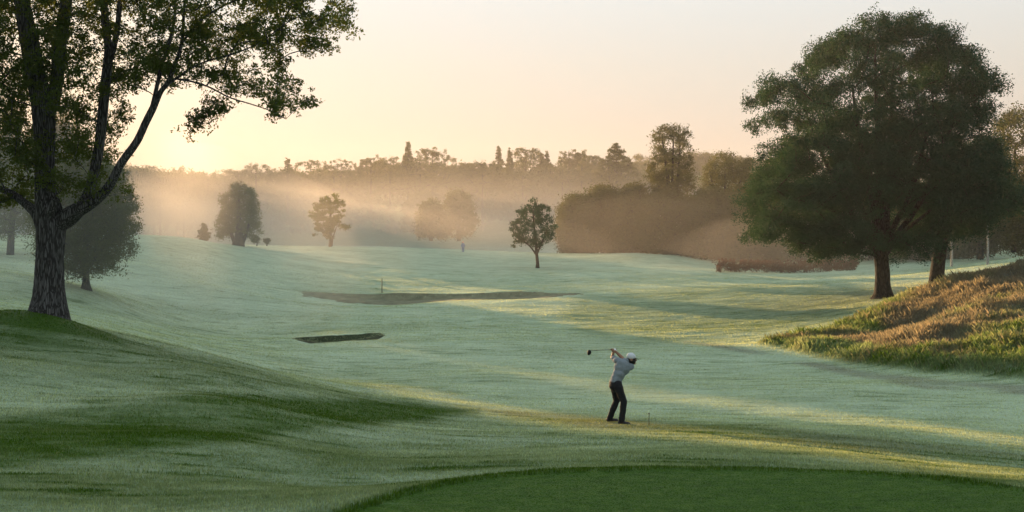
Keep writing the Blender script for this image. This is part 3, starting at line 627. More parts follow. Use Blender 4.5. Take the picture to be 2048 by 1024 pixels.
# ------------------------------------------------------------------ far tree line: a few kinds, copied one by one
def shape(kind):
    if kind == 'conifer':
        poly = [(0,-14.5),(-1,-11.5),(-.7,-11),(-2.1,-8),(-1.6,-7.6),(-3.2,-4.5),(-2.6,-4),(-4,-1),(4,-1),(2.7,-4),(3.3,-4.6),(1.7,-7.5),(2.2,-8.2),(.8,-11),(1.1,-11.6)]; kw = dict(n=260, rc=.5, per=60, size=.32, depth=3, flat=.45)
    elif kind == 'cedar':
        poly = [(0,-13),(-2,-12),(-3,-10),(-5.5,-8.6),(-5,-7.6),(-7.6,-5.2),(-7,-4),(-9,-2),(-8,-.6),(8,-.6),(9,-2.4),(6.8,-4.2),(7.6,-5.6),(4.8,-7.6),(5.4,-8.8),(2.8,-10.4),(2,-12)]; kw = dict(n=320, rc=.7, per=70, size=.34, depth=4, flat=.3)
    elif kind == 'round':
        poly = [(0,-12),(-3.5,-11.5),(-6,-9),(-6.6,-6),(-5.5,-2.5),(-2,-1.6),(2,-1.6),(5.5,-2.5),(6.8,-6),(6,-9.5),(3.5,-11.6)]; kw = dict(n=120, rc=1.0, per=80, size=.38, depth=5)
    elif kind == 'open':
        poly = [(0,-11.5),(-3,-11),(-5.5,-9.5),(-6.5,-7.5),(-4,-6.5),(-3,-5),(0,-5),(3.5,-5),(4.5,-6.6),(6.5,-7),(6.2,-9),(3.5,-11)]; kw = dict(n=70, rc=.85, per=60, size=.36, depth=4)
    elif kind == 'wide':
        poly = [(0,-9.5),(-4,-9),(-8,-7.2),(-9.5,-4.5),(-8.5,-1.5),(8.5,-1.5),(9.8,-4),(8,-7),(4.5,-9)]; kw = dict(n=150, rc=1.1, per=80, size=.4, depth=5)
    else:
        poly = [(-1,-10),(-3,-9),(-3.4,-7),(-4.8,-6),(-4.4,-3),(-3,-1.4),(3,-1.4),(4.6,-3.5),(3.8,-6),(4.2,-8),(2,-10.4),(.6,-9.4)]; kw = dict(n=90, rc=.85, per=75, size=.36, depth=3.6)
    return poly, kw
def proto_tree(kind, seed):
    s = F/400.; poly, kw = shape(kind)
    top = -min(p[1] for p in poly)
    P = [(1024+x*s, HY+z*s) for x, z in poly]
    st = [[(1024,HY+.4*s,.9*s),(1024,HY-top*.3*s,.6*s),(1024,HY-top*.9*s,.15*s)]]
    if kind in ('open', 'round', 'tufted'):
        st += [[(1024,HY-top*.25*s,.4*s,0),(1024-.22*top*s,HY-top*.6*s,.2*s,.5)],[(1024,HY-top*.28*s,.4*s,0),(1024+.22*top*s,HY-top*.65*s,.2*s,-.5)]]
    o = build_tree('far_tree', (1024,HY), st, P, 400, None, None, M_LEAF_F, seed=seed, rtip=.05, spread=.32, trunk_sides=6, sides=5, **kw)
    return o, top
PR = {}
for i, k in enumerate(['conifer','cedar','round','open','wide','tufted']):
    PR[k] = [proto_tree(k, 100+i)] + ([proto_tree(k, 120+i)] if k in ('round','wide','tufted') else [])
used = set()
def far(kind, px, top, D, scale, label, group='misty trees along the skyline', rot=None, sx=1.0):
    lst = PR[kind]; pr, h = lst[int(rng.integers(len(lst)))]
    o = pr if pr.name not in used else copy_tree(pr)
    used.add(pr.name)
    scale *= 1.25; top -= 4; H = h*scale; z = -(top-HY)/F*D-H
    g = float(terrain(np.array([X_(px, D)]), np.array([D]))[0])
    if g < z:                        # crown top is what the photograph shows: let the tree be taller rather than float
        scale *= (z+H-g)/H; sx *= H/(z+H-g); H = h*scale; z = g
    o.location = (X_(px, D), D, z-.1); o.scale = (scale*sx, scale*sx, scale); o.rotation_euler.z = rng.uniform(-.5, .5)
    tag(o, label, 'tree', group); return o
SK = 'misty trees along the skyline'
NAMED = [('open',512,328,400,1.0,'flat topped open tree on the skyline above the shaggy bushy tree',1),('conifer',575,312,370,1.0,'dark pointed tree on the skyline between the bushy and the single tree',1.3),
 ('open',622,320,400,1.1,'see-through pale tree on the skyline right of the dark pointed one',1.2),('tufted',682,316,385,1.1,'peaked broad tree on the skyline above the single open crowned tree',1.3),
 ('tufted',742,310,380,1.1,'peaked tree on the skyline with light showing through its right side',1),('open',780,312,390,1.0,'thin airy tree on the skyline left of the spire shaped conifer',1),
 ('conifer',816,277,350,1.0,'spire shaped conifer, tallest on the left skyline',.8),('round',865,295,360,1.2,'domed tree on the skyline touching the spire shaped conifer',1.0),('wide',840,322,345,1.2,'dark low mound of foliage under the spire shaped conifer',1.3),
 ('tufted',925,322,360,.9,'small tree on the skyline right of the domed one',1),('wide',965,324,350,1.0,'dark low tree on the skyline left of the twin conifers',1),
 ('conifer',997,289,400,1.2,'left one of the twin conifers on the skyline',.95),('conifer',1019,291,402,1.15,'right one of the twin conifers on the skyline',.7),
 ('round',1052,295,410,1.1,'rounded tree on the skyline between the twin and the paired small conifers',1),('conifer',1082,300,400,1.0,'left one of the paired small conifers on the skyline',.7),('conifer',1094,297,400,1.05,'right one of the paired small conifers on the skyline',.9),
 ('tufted',1138,296,420,1.1,'upright tufted tree on the skyline, left of two',1),('tufted',1160,301,420,1.0,'upright tufted tree on the skyline, right of two',.8),('round',1184,312,400,.8,'small round tree left of the layered cedar',1),
 ('cedar',1233,287,260,1.05,'layered cedar with drooping boughs between skyline and thicket',.75)]
for q_, (kind, px, top, D, sc, lab, sx) in enumerate(NAMED):      # the ones that stand out of the row: each grown to its own outline
    poly, kw = shape(kind); h = -min(p[1] for p in poly); s_ = F/D; sc *= 1.0
    gz_ = float(terrain(np.array([X_(px, D)]), np.array([D]))[0]); by = HY-gz_*s_
    ply = [(px+x*s_*sc*sx, top+(h+z)*s_*sc) for x, z in poly]; kw['n'] = int(kw['n']*1.1)
    build_tree('far_tree', (px, by), [[(px,by+.4*s_,.9*s_),(px,(by+top)/2,.6*s_),(px,top+.08*h*s_*sc,.12*s_)]], ply, D, lab, SK, M_LEAF_F, seed=200+q_, rtip=.05, spread=.28, trunk_sides=6, sides=5, inset=.25, **kw)
G = 'nameless trees filling the skyline'
FILL = 'pale misty tree merging into the wooded skyline'
pxs = np.arange(185, 1300, 27.)
for i, px in enumerate(pxs):
    t = 347-6*math.sin(px/90.)-(8 if px > 650 else 0)+rng.uniform(-14, 10)
    if px < 360: t = 333+rng.uniform(-4, 8)
    far(['round','tufted','wide','open','round','conifer','tufted'][i % 7], px+rng.uniform(-8, 8), t, 400+rng.uniform(-30, 30), rng.uniform(.8, 1.15), FILL, G, sx=1.1)
for px, t in ((1270,322),(1300,310),(1345,318),(1390,306),(1412,308),(1440,312),(1470,318),(1500,320),(1530,322),(1575,318),(1985,330),(1940,320)):
    far('round' if t % 4 else 'wide', px, t, 560, 1.5, 'distant pale tree on the far hill behind the thicket', 'distant trees on the far hill', sx=1.2)
# trees added to keep low sun off the fairway; gaps shape the streaks
sv = np.array([math.sin(R(SUN_AZ)), math.cos(R(SUN_AZ))]); cvn = np.array([sv[1], -sv[0]])
def shade_tree(c, t, top, wid, kind='round'):
    p = cvn*c+sv*t
    pr, h = PR[kind][0]; o = copy_tree(pr)
    g = float(terrain(np.array([p[0]]), np.array([p[1]]))[0]); sc = (top-g)/h
    o.location = (p[0], p[1], g-.1); o.scale = (wid/12., wid/12., sc); o.rotation_euler.z = rng.uniform(0, 6)
    tag(o, 'tall hazy tree added to shade the fairway from the low sun', 'tree', 'added shade trees at the far left')
GAPS = [(13.0,25.4,5.5),(21.0,17.5,5),(51,20.2,10),(58,19.6,10),(65,20,10),(72,19.6,10)]
for c, top_, wid in GAPS: shade_tree(c, 338, top_, wid, 'round'); shade_tree(c+.3, 350, top_, wid, 'wide')
SHADE = [(-20,12),(-12,12),(-4,11),(3,10),(8.3,8.5),(17.3,6.5),(26.6,9.5),(31.5,8)]
for c, wid in SHADE:
    for k, (t_, top_) in enumerate(((330,38 if c < 12 else 35),(345,36 if c < 12 else 34),(360,38 if c < 12 else 34.5))): shade_tree(c+(0,.5,-.4)[k], t_, top_, wid, 'round')
for lst in PR.values():
    for pr, _h0 in lst:
        if pr.name not in used:
            for ch in list(pr.children): bpy.data.objects.remove(ch)
            bpy.data.objects.remove(pr)
print('far trees', time.time()-T0)
# mass of woodland below the skyline
n = 1500
D = rng.uniform(345, 470, n); px = rng.uniform(-150, 2200, n); x = X_(px, D); z = terrain(x, D)
C = np.stack([x, D, z+rng.uniform(0, 6.5, n)], -1)
V, Fq, v = leaves(C, 3.2, 60, 1.1, 99, .7, 6)
tag(mesh_obj('woodland', V, Fq, M_LEAF_F, None, False, fattrs={'var': v}), kind='stuff')

# ------------------------------------------------------------------ markers
M_STAKE = simple('dark_stake_paint', (.02, .02, .018), .5)
def tubeobj(name, P, Rr, mat, parent=None, k=10):
    t = Tubes(); t.add(P, Rr, k); return t.build(name, mat, parent)
def marker(px, D, h, r, label, cat, name, capr=None):
    x = X_(px, D); z = float(terrain(np.array([x]), np.array([D]))[0])
    root = empty(name, (x, D, z)); tag(root, label, cat)
    tubeobj('pole', [[0,0,-.1],[0,0,h*.5],[.002,0,h]], [r, r, r*.9], M_STAKE, root)
    if capr: tubeobj('cap', [[0,0,h-.004],[0,0,h+.008],[0,0,h+.02]], [capr*.8, capr, capr*.6], M_STAKE, root)
    else: tubeobj('ferrule', [[0,0,.0],[0,0,.05],[0,0,.12]], [r*1.7, r*1.6, r*1.3], M_STAKE, root)
    return root
marker(764, 101, 1.30, .036, 'thin black marker pole standing in front of the ridge by the long bunker', 'marker pole', 'marker_pole')
marker(1298, 24.6, .27, .0075, 'short dark stake in the grass to the right of the golfer', 'stake', 'marker_stake', .018)

# ------------------------------------------------------------------ people
class Blob:
    """tapered capsules and ellipsoids merged into one continuous skin by a voxel remesh"""
    def __init__(s): s.V = []; s.F = []; s.n = 0
    def _add(s, V, Fq): s.V.append(V); s.F.append(Fq+s.n); s.n += len(V)
    def cap(s, a, b, ra, rb, sq=(1,1), k=14):
        a = np.array(a, float); b = np.array(b, float); d = b-a; L = np.linalg.norm(d); d = d/L
        u = np.cross(d, [0,1,0.03]); u /= np.linalg.norm(u); w = np.cross(d, u)
        rings = []
        for t in np.linspace(-90, 0, 5): rings.append((a+d*ra*math.sin(R(t)), ra*math.cos(R(t))+1e-4))
        for t in np.linspace(0, 90, 5): rings.append((b+d*rb*math.sin(R(t)), rb*math.cos(R(t))+1e-4))
        an = np.linspace(0, 2*np.pi, k, endpoint=False); V = np.vstack([c+r*(np.cos(an)[:,None]*u*sq[0]+np.sin(an)[:,None]*w*sq[1]) for c, r in rings])
        i = np.arange(len(rings)*k).reshape(-1, k)
        Fq = np.stack([i[:-1], np.roll(i[:-1],-1,1), np.roll(i[1:],-1,1), i[1:]], -1).reshape(-1,4)
        V = np.vstack([V, rings[0][0], rings[-1][0]]); j = len(V)
        c0 = np.stack([np.roll(i[0],-1), i[0], np.full(k, j-2), np.full(k, j-2)], -1); c1 = np.stack([i[-1], np.roll(i[-1],-1), np.full(k, j-1), np.full(k, j-1)], -1)
        s._add(V, np.vstack([Fq, c0, c1]))
    def ell(s, c, r, rot=None, k=16):
        th = np.linspace(0, np.pi, 11)[:,None]; ph = np.linspace(0, 2*np.pi, k, endpoint=False)[None]
        V = np.stack([np.sin(th)*np.cos(ph)*r[0], np.sin(th)*np.sin(ph)*r[1], np.cos(th)*np.ones_like(ph)*r[2]], -1).reshape(-1,3)
        if rot is not None: V = V@np.array(rot).T
        V = V+np.array(c); i = np.arange(11*k).reshape(11, k)
        s._add(V, np.stack([i[1:], np.roll(i[1:],-1,1), np.roll(i[:-1],-1,1), i[:-1]], -1).reshape(-1,4))
    def build(s, name, mat, parent, voxel=.008, smooth=4):
        V = np.vstack(s.V); Fq = np.vstack(s.F); tri = Fq[:,2] == Fq[:,3]
        o = mesh_obj(name, V, [Fq[~tri], Fq[tri][:,:3]], mat, parent)
        m = o.modifiers.new('remesh', 'REMESH'); m.mode = 'VOXEL'; m.voxel_size = voxel; m.use_smooth_shade = True
        if smooth: m = o.modifiers.new('smooth', 'SMOOTH'); m.factor = .5; m.iterations = smooth
        return o
def roty(a): c, s = math.cos(a), math.sin(a); return [[c,0,s],[0,1,0],[-s,0,c]]
M_SKIN = simple('skin', (.27, .155, .105), .55, .3, .06); M_SHIRT = simple('grey_blue_polo', (.185, .225, .26), .85, .2, .08, 60, .3)
M_TROU = simple('black_trousers', (.012, .013, .017), .8, .2, .2, 40, .3); M_SHOE = simple('black_shoes', (.012, .012, .013), .45, .4)
M_CAP = simple('white_cap', (.55, .60, .66), .8, .2, .05); M_BRIM = simple('dark_brim', (.015, .015, .018), .7); M_HAIR = simple('dark_hair', (.012, .010, .009), .8)
M_GLOVE = simple('white_glove', (.72, .74, .78), .7, .3, .03); M_CLUB = simple('black_club', (.008, .008, .009), .6, .2, .1); M_SHAFT = simple('steel_shaft', (.10, .09, .075), .35, .5, .1, 20, 0, .6)

D0 = 25.0; gx = X_(1238, D0); gz = float(terrain(np.array([gx]), np.array([D0]))[0])
P0 = empty('person', (gx, D0, gz)); P0.rotation_euler.z = 0
tag(P0, 'person at the top of a golf swing in grey polo, dark trousers and pale cap', 'person')
Lsh = np.array([.255,.04,1.30]); Rsh = np.array([-.03,.03,1.415]); Lel = np.array([.085,.235,1.475]); Rel = np.array([-.128,.285,1.46]); HA = np.array([-.105,.225,1.655])
HD = np.array([.29,.03,1.475]); NK = np.array([.165,.02,1.40])
Lhip = np.array([-.045,-.10,.90]); Rhip = np.array([-.115,.09,.89]); Lkn = np.array([.095,-.13,.51]); Rkn = np.array([-.035,.17,.50]); Lan = np.array([.045,-.15,.085]); Ran = np.array([-.185,.25,.085])
b = Blob()
b.ell((-.075,0,.93), (.135,.155,.13)); b.ell((-.02,0,1.08), (.12,.145,.16), roty(.45)); b.ell((.07,.0,1.27), (.17,.12,.19), roty(.5))
b.cap(Lsh, Rsh, .075, .075); b.cap(NK-[.03,0,.04], HD-[.06,0,.02], .062, .055)
for a_, c_, e_ in ((Lsh, Lel, HA+[.035,.01,-.03]), (Rsh, Rel, HA+[.0,.005,-.05])):
    b.cap(a_, c_, .055, .042); b.cap(c_, e_, .042, .027)
for a_, c_, e_ in ((Lhip, Lkn, Lan), (Rhip, Rkn, Ran)):
    b.cap(a_, c_, .082, .055); b.cap(c_, e_, .055, .036)
b.ell(HD, (.092,.078,.115), roty(.45)); b.ell(HD+[.045,.0,-.062], (.055,.05,.062), roty(.3)); 
b.cap(HD+[.085,.008,-.012], HD+[.112,.01,-.045], .012, .017); b.ell(HD+[.083,.012,-.085], (.018,.026,.012)); b.ell(HD+[.07,.0,-.118], (.026,.03,.024))
b.ell(HD+[-.005,-.078,-.02], (.02,.01,.032)); b.ell(HD+[-.005,.078,-.02], (.02,.01,.032))
for yy in (-.03,.045): b.ell(HD+[.082,yy,.002], (.012,.014,.009))
body = b.build('body', M_SKIN, P0, .0085, 3)
tb = Blob(); tb.ell(HD+[.02,0,-.085], (.07,.066,.05), roty(.2)); tb.ell(HD+[-.06,0,-.03], (.055,.072,.075)); tb.ell(HD+[-.03,0,-.06], (.06,.08,.05)); tb.ell(HD+[.035,-.02,-.055], (.062,.070,.062), roty(.3)); tb.ell(HD+[.03,0,-.01], (.05,.083,.05)); tb.build('hair', M_HAIR, P0, .008, 2)
# eyes
for yy in (-.03,.045): e = Blob(); e.ell(HD+[.092,yy,.002], (.007,.009,.007)); e.build('eye', M_HAIR, P0, .003, 0)
# polo shirt: torso shell with sleeves and collar
s_ = Blob(); s_.ell((-.07,0,.95), (.142,.168,.10)); s_.ell((-.055,0,1.02), (.138,.162,.14), roty(.4)); s_.ell((-.0,0,1.12), (.145,.165,.17), roty(.5)); s_.ell((.075,-.005,1.27), (.185,.145,.20), roty(.55))
s_.cap(Lsh+[-.01,0,0], Rsh+[.01,0,0], .09, .086); s_.cap(Lsh, Lsh+(Lel-Lsh)*.62, .082, .070); s_.cap(Rsh, Rsh+(Rel-Rsh)*.72+[0,0,.01], .078, .066); s_.ell(Lsh+[.01,-.02,-.01], (.085,.09,.09))
s_.cap((.05,-.03,1.36), (-.02,-.02,1.05), .10, .10); s_.cap(NK-[.05,0,.06], NK-[0,0,0], .085, .068)
s_.cap((-.115,-.02,.915), (-.02,-.02,.90), .07, .07, (1,1.6))
sh = s_.build('shirt', M_SHIRT, P0, .010, 5)
dt = bpy.data.textures.new('folds', 'CLOUDS'); dt.noise_scale = .09; dt.noise_depth = 3
dm_ = sh.modifiers.new('folds', 'DISPLACE'); dm_.texture = dt; dm_.strength = .034; dm_.mid_level = .5
c_ = Blob(); c_.cap(NK+[-.045,0,.0], NK+[.03,0,.03], .066, .064); c_.build('collar', M_SHIRT, P0, .008, 2)
# trousers
t_ = Blob(); t_.ell((-.085,0,.90), (.142,.165,.115)); t_.ell((-.13,0,.86), (.10,.14,.11))
t_.cap(Lhip, Lkn, .108, .078); t_.cap(Lkn, Lan+[.0,0,.0], .078, .066); t_.cap(Rhip+[.01,0,0], Rkn, .108, .078); t_.cap(Rkn, Ran+[0,0,.0], .078, .066)
t_.ell((-.075,0,.80), (.10,.12,.10))
tr = t_.build('trousers', M_TROU, P0, .010, 4)
dm_ = tr.modifiers.new('folds', 'DISPLACE'); dm_.texture = dt; dm_.strength = .03; dm_.mid_level = .5
bl = Blob(); bl.ell((-.082,0,.945), (.14,.168,.022), roty(.12)); bl.build('belt', M_SHOE, P0, .006, 1)
# shoes
for an_, tw in ((Lan, -.28), (Ran, .12)):
    sb = Blob(); d = np.array([math.cos(tw), math.sin(tw), 0]); base = np.array([an_[0], an_[1], 0])
    sb.cap(base-d*.045+[0,0,.045], base+d*.05+[0,0,.05], .043, .042); sb.cap(base+d*.05+[0,0,.038], base+d*.165+[0,0,.03], .042, .031, (1,1)); sb.cap(base-d*.05+[0,0,.014], base+d*.18+[0,0,.014], .034, .03, (.45,1.3)); sb.cap(base+[0,0,.05], base+[0,0,.10], .045, .045)
    sb.build('shoe', M_SHOE, P0, .006, 2)
# cap
cp = Blob(); cp.ell(HD+[-.008,0,.045], (.108,.092,.085), roty(.35)); cpo = cp.build('cap_crown', M_CAP, P0, .007, 2)
br = Blob(); br.cap(HD+[.07,-.035,.012], HD+[.145,-.028,-.022], .03, .022, (.16,1)); br.cap(HD+[.07,.035,.012], HD+[.145,.028,-.022], .03, .022, (.16,1)); br.cap(HD+[.07,0,.014], HD+[.152,0,-.024], .03, .024, (.16,1)); br.build('cap_brim', M_BRIM, P0, .0045, 1)
# club: the shaft runs back over the shoulder and forward past the body
CH = np.array([-.70,-.62,1.715]); cd = CH-HA; cd /= np.linalg.norm(cd)
club = empty('golf_club', (gx, D0, gz)); tag(club, 'black headed golf club held level above the golfer by both hands', 'golf club')
tubeobj('shaft', [HA+cd*.08, HA+(CH-HA)*.5+[0,0,.006], CH], [.0065, .006, .0055], M_SHAFT, club, 10)
tubeobj('grip', [HA-cd*.13, HA-cd*.125, HA, HA+cd*.14], [.010, .0145, .0135, .011], M_CLUB, club, 12)
ch = Blob(); up = np.array([0,0,1.0]); ch.ell(CH+[-.022,0,-.035], (.046,.052,.060), roty(.2)); ch.ell(CH+[-.034,.0,-.045], (.032,.05,.052), roty(.2)); ch.cap(CH+[.004,0,.0], CH+[-.012,0,-.02], .010, .014); ch.build('club_head', M_CLUB, club, .005, 2)
# hands: palms and curled fingers round the grip
u1 = np.cross(cd, [0,0,1.0]); u1 /= np.linalg.norm(u1); u2 = np.cross(u1, cd)
def hand(name, centre, mat, arm, flip):
    hb = Blob(); pc = centre+u2*(-.030)+u1*.012*flip
    hb.ell(centre+(arm-centre)/np.linalg.norm(arm-centre)*.028, (.034,.034,.036)); hb.cap(centre+(arm-centre)*.12, arm, .028, .030)
    for k, (off, ln) in enumerate(((.034, .95), (.012, 1.05), (-.010, 1.0), (-.031, .82))):
        c = centre+cd*off; ang = [200, 120, 50, -20]
        pts = [c+(math.cos(R(a_))*u1*flip+math.sin(R(a_))*u2)*.0225*(.85+.15*ln) for a_ in ang]
        for q in range(3): hb.cap(pts[q], pts[q+1], .0098-.0009*q, .0092-.0009*q, k=10)
    tpts = [centre+cd*.03-u2*.02+u1*.016*flip, centre+cd*.052+u2*.005+u1*.022*flip, centre+cd*.068+u2*.022+u1*.010*flip]
    hb.cap(tpts[0], tpts[1], .012, .011, k=10); hb.cap(tpts[1], tpts[2], .011, .009, k=10)
    return hb.build(name, mat, P0, .0045, 1)
hand('glove', HA-cd*.035, M_GLOVE, HA+[.035,.01,-.03]-cd*.02, 1); hand('hand', HA+cd*.045, M_SKIN, HA+[.0,.005,-.05], -1)

# small walker far off on the ridge
D1 = 162.; wx = X_(926, D1); wz = float(terrain(np.array([wx]), np.array([D1]))[0])-.25
P1 = empty('person', (wx, D1, wz)); tag(P1, 'tiny distant person in blue with a pink hat on the misty ridge', 'person')
M_BLUE = simple('blue_jacket', (.10, .19, .36), .8); M_PINK = simple('pink_hat', (.62, .22, .20), .8)
b = Blob(); b.cap((0,0,.95), (0,0,1.35), .13, .16, (1,.7)); b.cap((0,0,1.4), (0,0,1.52), .055, .055); b.ell((0,0,1.62), (.08,.095,.115)); b.ell((.0,-.09,1.6), (.015,.02,.02))
for sgn in (-1, 1):
    b.cap((sgn*.18,0,1.42), (sgn*.24,-.03,1.15), .05, .042); b.cap((sgn*.24,-.03,1.15), (sgn*.20,-.16,.98), .04, .03); b.ell((sgn*.19,-.19,.95), (.03,.045,.03))
    for q in range(4): b.cap((sgn*.19+(q-1.5)*.016,-.21,.94), (sgn*.19+(q-1.5)*.016,-.245,.925), .009, .008, k=8)
    b.cap((sgn*.09,0,.92), (sgn*.10,-.02,.5), .085, .055); b.cap((sgn*.10,-.02,.5), (sgn*.10,.0,.08), .055, .038)
b.build('body', M_SKIN, P1, .014, 2)
b = Blob(); b.cap((0,0,.92), (0,0,1.38), .17, .19, (1,.75))
for sgn in (-1, 1): b.cap((sgn*.18,0,1.42), (sgn*.25,-.03,1.15), .07, .058); b.cap((sgn*.25,-.03,1.15), (sgn*.21,-.15,1.0), .056, .045)
b.build('jacket', M_BLUE, P1, .015, 2)
b = Blob()
for sgn in (-1, 1): b.cap((sgn*.08,0,.9), (sgn*.10,-.02,.5), .105, .08); b.cap((sgn*.10,-.02,.5), (sgn*.10,0,.07), .08, .065)
b.build('trousers', M_BLUE, P1, .015, 2)
b = Blob(); b.ell((0,0,1.69), (.11,.12,.09)); b.ell((0,-.06,1.66), (.10,.13,.02)); b.cap((0,0,1.40), (0,0,1.48), .11, .09); b.build('hat', M_PINK, P1, .012, 1)
for sgn in (-1, 1):
    b = Blob(); b.cap((sgn*.1,.03,.05), (sgn*.1,-.13,.04), .05, .04); b.build('shoe', M_SHOE, P1, .012, 1)
print('people', time.time()-T0)

# ------------------------------------------------------------------ air
def vol_mat(name, col, dens, aniso):
    m, nt, out = mat_new(name); v = N(nt, 'ShaderNodeVolumePrincipled'); v.inputs['Color'].default_value = (*col, 1); v.inputs['Density'].default_value = dens; v.inputs['Anisotropy'].default_value = aniso
    nt.links.new(v.outputs[0], out.inputs['Volume']); return m
HZ = vol_mat('haze_air', (.97, .97, .97), .0002, .45)
x0, x1, y0, y1, z0, z1 = -450, 450, -60, 790, -14, 62
V = [(x, y, z) for x in (x0, x1) for y in (y0, y1) for z in (z0, z1)]
hz = mesh_obj('haze', V, np.array([[0,1,3,2],[4,6,7,5],[0,4,5,1],[2,3,7,6],[0,2,6,4],[1,5,7,3]]), HZ, None, False); tag(hz, kind='stuff')
def mist(px, py, D, rx, ry, rz, dens, seed):
    th = np.linspace(0, np.pi, 25)[:,None]; ph = np.linspace(0, 2*np.pi, 64, endpoint=False)[None]
    x = np.sin(th)*np.cos(ph); y = np.sin(th)*np.sin(ph); z = np.cos(th)*np.ones_like(ph)
    k = 1+.22*fbm(x*3+seed, y*3+z*2, seed, 3)
    c = at(px, py, D); V = np.stack([c[0]+x*rx*k, c[1]+y*ry*k, c[2]+z*rz*k], -1).reshape(-1,3)
    i = np.arange(25*64).reshape(25, 64)
    o = mesh_obj('mist', V, np.stack([i[1:], np.roll(i[1:],-1,1), np.roll(i[:-1],-1,1), i[:-1]], -1).reshape(-1,4), vol_mat('mist_air', (.90, .88, .86), dens, .45))
    tag(o, kind='stuff')
MISTS = [(560,505,145,48,28,7,.0013,15),(1350,515,138,42,20,9,.0015,16),(100,510,66,18,12,8,.009,17),(1750,530,125,26,14,7,.003,18)]
m, nt, out = mat_new('mist_bank'); v = N(nt, 'ShaderNodeVolumePrincipled'); v.inputs['Color'].default_value = (.56, .58, .61, 1); v.inputs['Anisotropy'].default_value = .45
tc = N(nt, 'ShaderNodeTexCoord'); sp_ = N(nt, 'ShaderNodeSeparateXYZ'); nt.links.new(tc.outputs['Object'], sp_.inputs[0])
nz = noise(nt, .022, 4, .55, (.55, .8, 1.6)); n2_ = noise(nt, .010, 2, .5, (.6, 1, 1))
hgt = mathn(nt, 'ADD', sp_.outputs[2], mathn(nt, 'MULTIPLY', mathn(nt, 'SUBTRACT', nz, .5), 26))
hgt = mathn(nt, 'ADD', hgt, mathn(nt, 'MULTIPLY', mathn(nt, 'ABSOLUTE', mathn(nt, 'ADD', sp_.outputs[0], 20)), .022))
mr = N(nt, 'ShaderNodeMapRange'); mr.interpolation_type = 'SMOOTHSTEP'; mr.inputs['From Min'].default_value = 2; mr.inputs['From Max'].default_value = 15.5; mr.inputs['To Min'].default_value = 1; mr.inputs['To Max'].default_value = 0
nt.links.new(hgt, mr.inputs[0]); dn = mathn(nt, 'MULTIPLY', mr.outputs[0], mathn(nt, 'ADD', mathn(nt, 'MULTIPLY', n2_, .008), .0012))
nt.links.new(dn, v.inputs['Density']); nt.links.new(v.outputs[0], out.inputs['Volume'])
V = [(x, y, z) for x in (-230, 170) for y in (185, 343) for z in (-9, 27)]
tag(mesh_obj('mist', V, np.array([[0,1,3,2],[4,6,7,5],[0,4,5,1],[2,3,7,6],[0,2,6,4],[1,5,7,3]]), m, None, False), kind='stuff')
for a_ in MISTS: mist(*a_)

# ------------------------------------------------------------------ light, sky, camera
w = bpy.data.worlds.new('World'); S.world = w; w.use_nodes = True; nt = w.node_tree; nt.nodes.clear()
out = nt.nodes.new('ShaderNodeOutputWorld'); bg = nt.nodes.new('ShaderNodeBackground'); sky = nt.nodes.new('ShaderNodeTexSky')
sky.sky_type = 'NISHITA'; sky.sun_disc = False; sky.sun_elevation = R(SUN_EL); sky.sun_rotation = R(SUN_AZ); sky.air_density = 1.0; sky.dust_density = 4.0; sky.ozone_density = 1.0
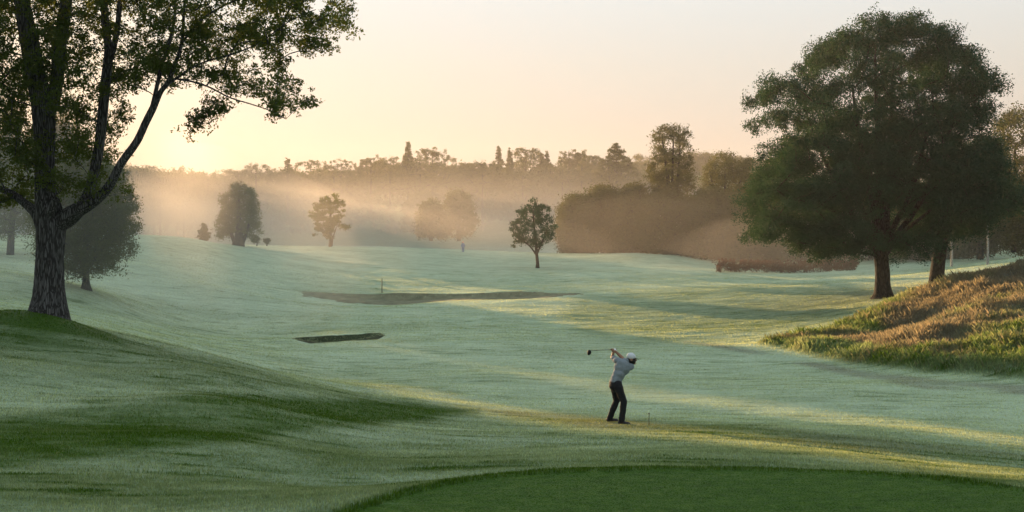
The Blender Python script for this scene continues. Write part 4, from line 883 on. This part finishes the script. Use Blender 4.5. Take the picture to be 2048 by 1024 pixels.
# thin high overcast veil lit by the dawn, laid over the clear sky
geo = nt.nodes.new('ShaderNodeTexCoord'); sep = nt.nodes.new('ShaderNodeSeparateXYZ'); nt.links.new(geo.outputs['Generated'], sep.inputs[0])
veil = ramp(nt, sep.outputs[2], [(0, (.70, .50, .37)), (.05, (.73, .555, .42)), (.10, (.78, .66, .545)), (.15, (.83, .76, .66)), (.21, (.88, .87, .82)), (.5, (.86, .92, .90)), (1, (.85, .92, .92))])
dotn = nt.nodes.new('ShaderNodeVectorMath'); dotn.operation = 'DOT_PRODUCT'; nt.links.new(geo.outputs['Generated'], dotn.inputs[0])
dotn.inputs[1].default_value = (math.sin(R(SUN_AZ))*math.cos(R(SUN_EL)), math.cos(R(SUN_AZ))*math.cos(R(SUN_EL)), math.sin(R(SUN_EL)))
dp = mathn(nt, 'MAXIMUM', dotn.outputs['Value'], 0)
glow = mathn(nt, 'MULTIPLY', mathn(nt, 'POWER', dp, 8), .0)
lit = mixc(nt, 1.0, veil, mixc(nt, glow, (0, 0, 0), (1, .80, .58)), 'ADD')
side = mathn(nt, 'ADD', mathn(nt, 'MULTIPLY', dotn.outputs['Value'], .08), .92)
cb = nt.nodes.new('ShaderNodeCombineXYZ')
for k in range(3): nt.links.new(side, cb.inputs[k])
lit = mixc(nt, 1.0, lit, cb.outputs[0], 'MULTIPLY')
lit = mixc(nt, 1.0, lit, (3.38, 3.62, 3.84), 'MULTIPLY')
lit = mixc(nt, .975, sky.outputs[0], lit)
nt.links.new(lit, bg.inputs[0]); bg.inputs[1].default_value = .0735; nt.links.new(bg.outputs[0], out.inputs[0])
sun = bpy.data.lights.new('sun', 'SUN'); sun.energy = 5.0; sun.angle = R(.5); sun.color = (1, .60, .29)
so_ = bpy.data.objects.new('sun', sun); COL.objects.link(so_)
dv = Vector((math.sin(R(SUN_AZ))*math.cos(R(SUN_EL)), math.cos(R(SUN_AZ))*math.cos(R(SUN_EL)), math.sin(R(SUN_EL))))
so_.rotation_euler = dv.to_track_quat('Z', 'Y').to_euler(); so_.location = (-40, 60, 30)
cam = bpy.data.cameras.new('camera'); co = bpy.data.objects.new('camera', cam); COL.objects.link(co); S.camera = co
co.rotation_euler = (math.pi/2, 0, 0); cam.sensor_width = 36; cam.lens = 36*F/2048; cam.shift_y = -(512-HY)/2048; cam.clip_start = .1; cam.clip_end = 5000
S.view_settings.view_transform = 'Standard'; S.view_settings.look = 'None'; S.view_settings.exposure = 1.78
S.cycles.use_denoising = True; S.cycles.max_bounces = 6; S.cycles.volume_bounces = 2; S.cycles.transparent_max_bounces = 8
S.cycles.sample_clamp_indirect = 8; S.cycles.diffuse_bounces = 3
print('done', time.time()-T0)
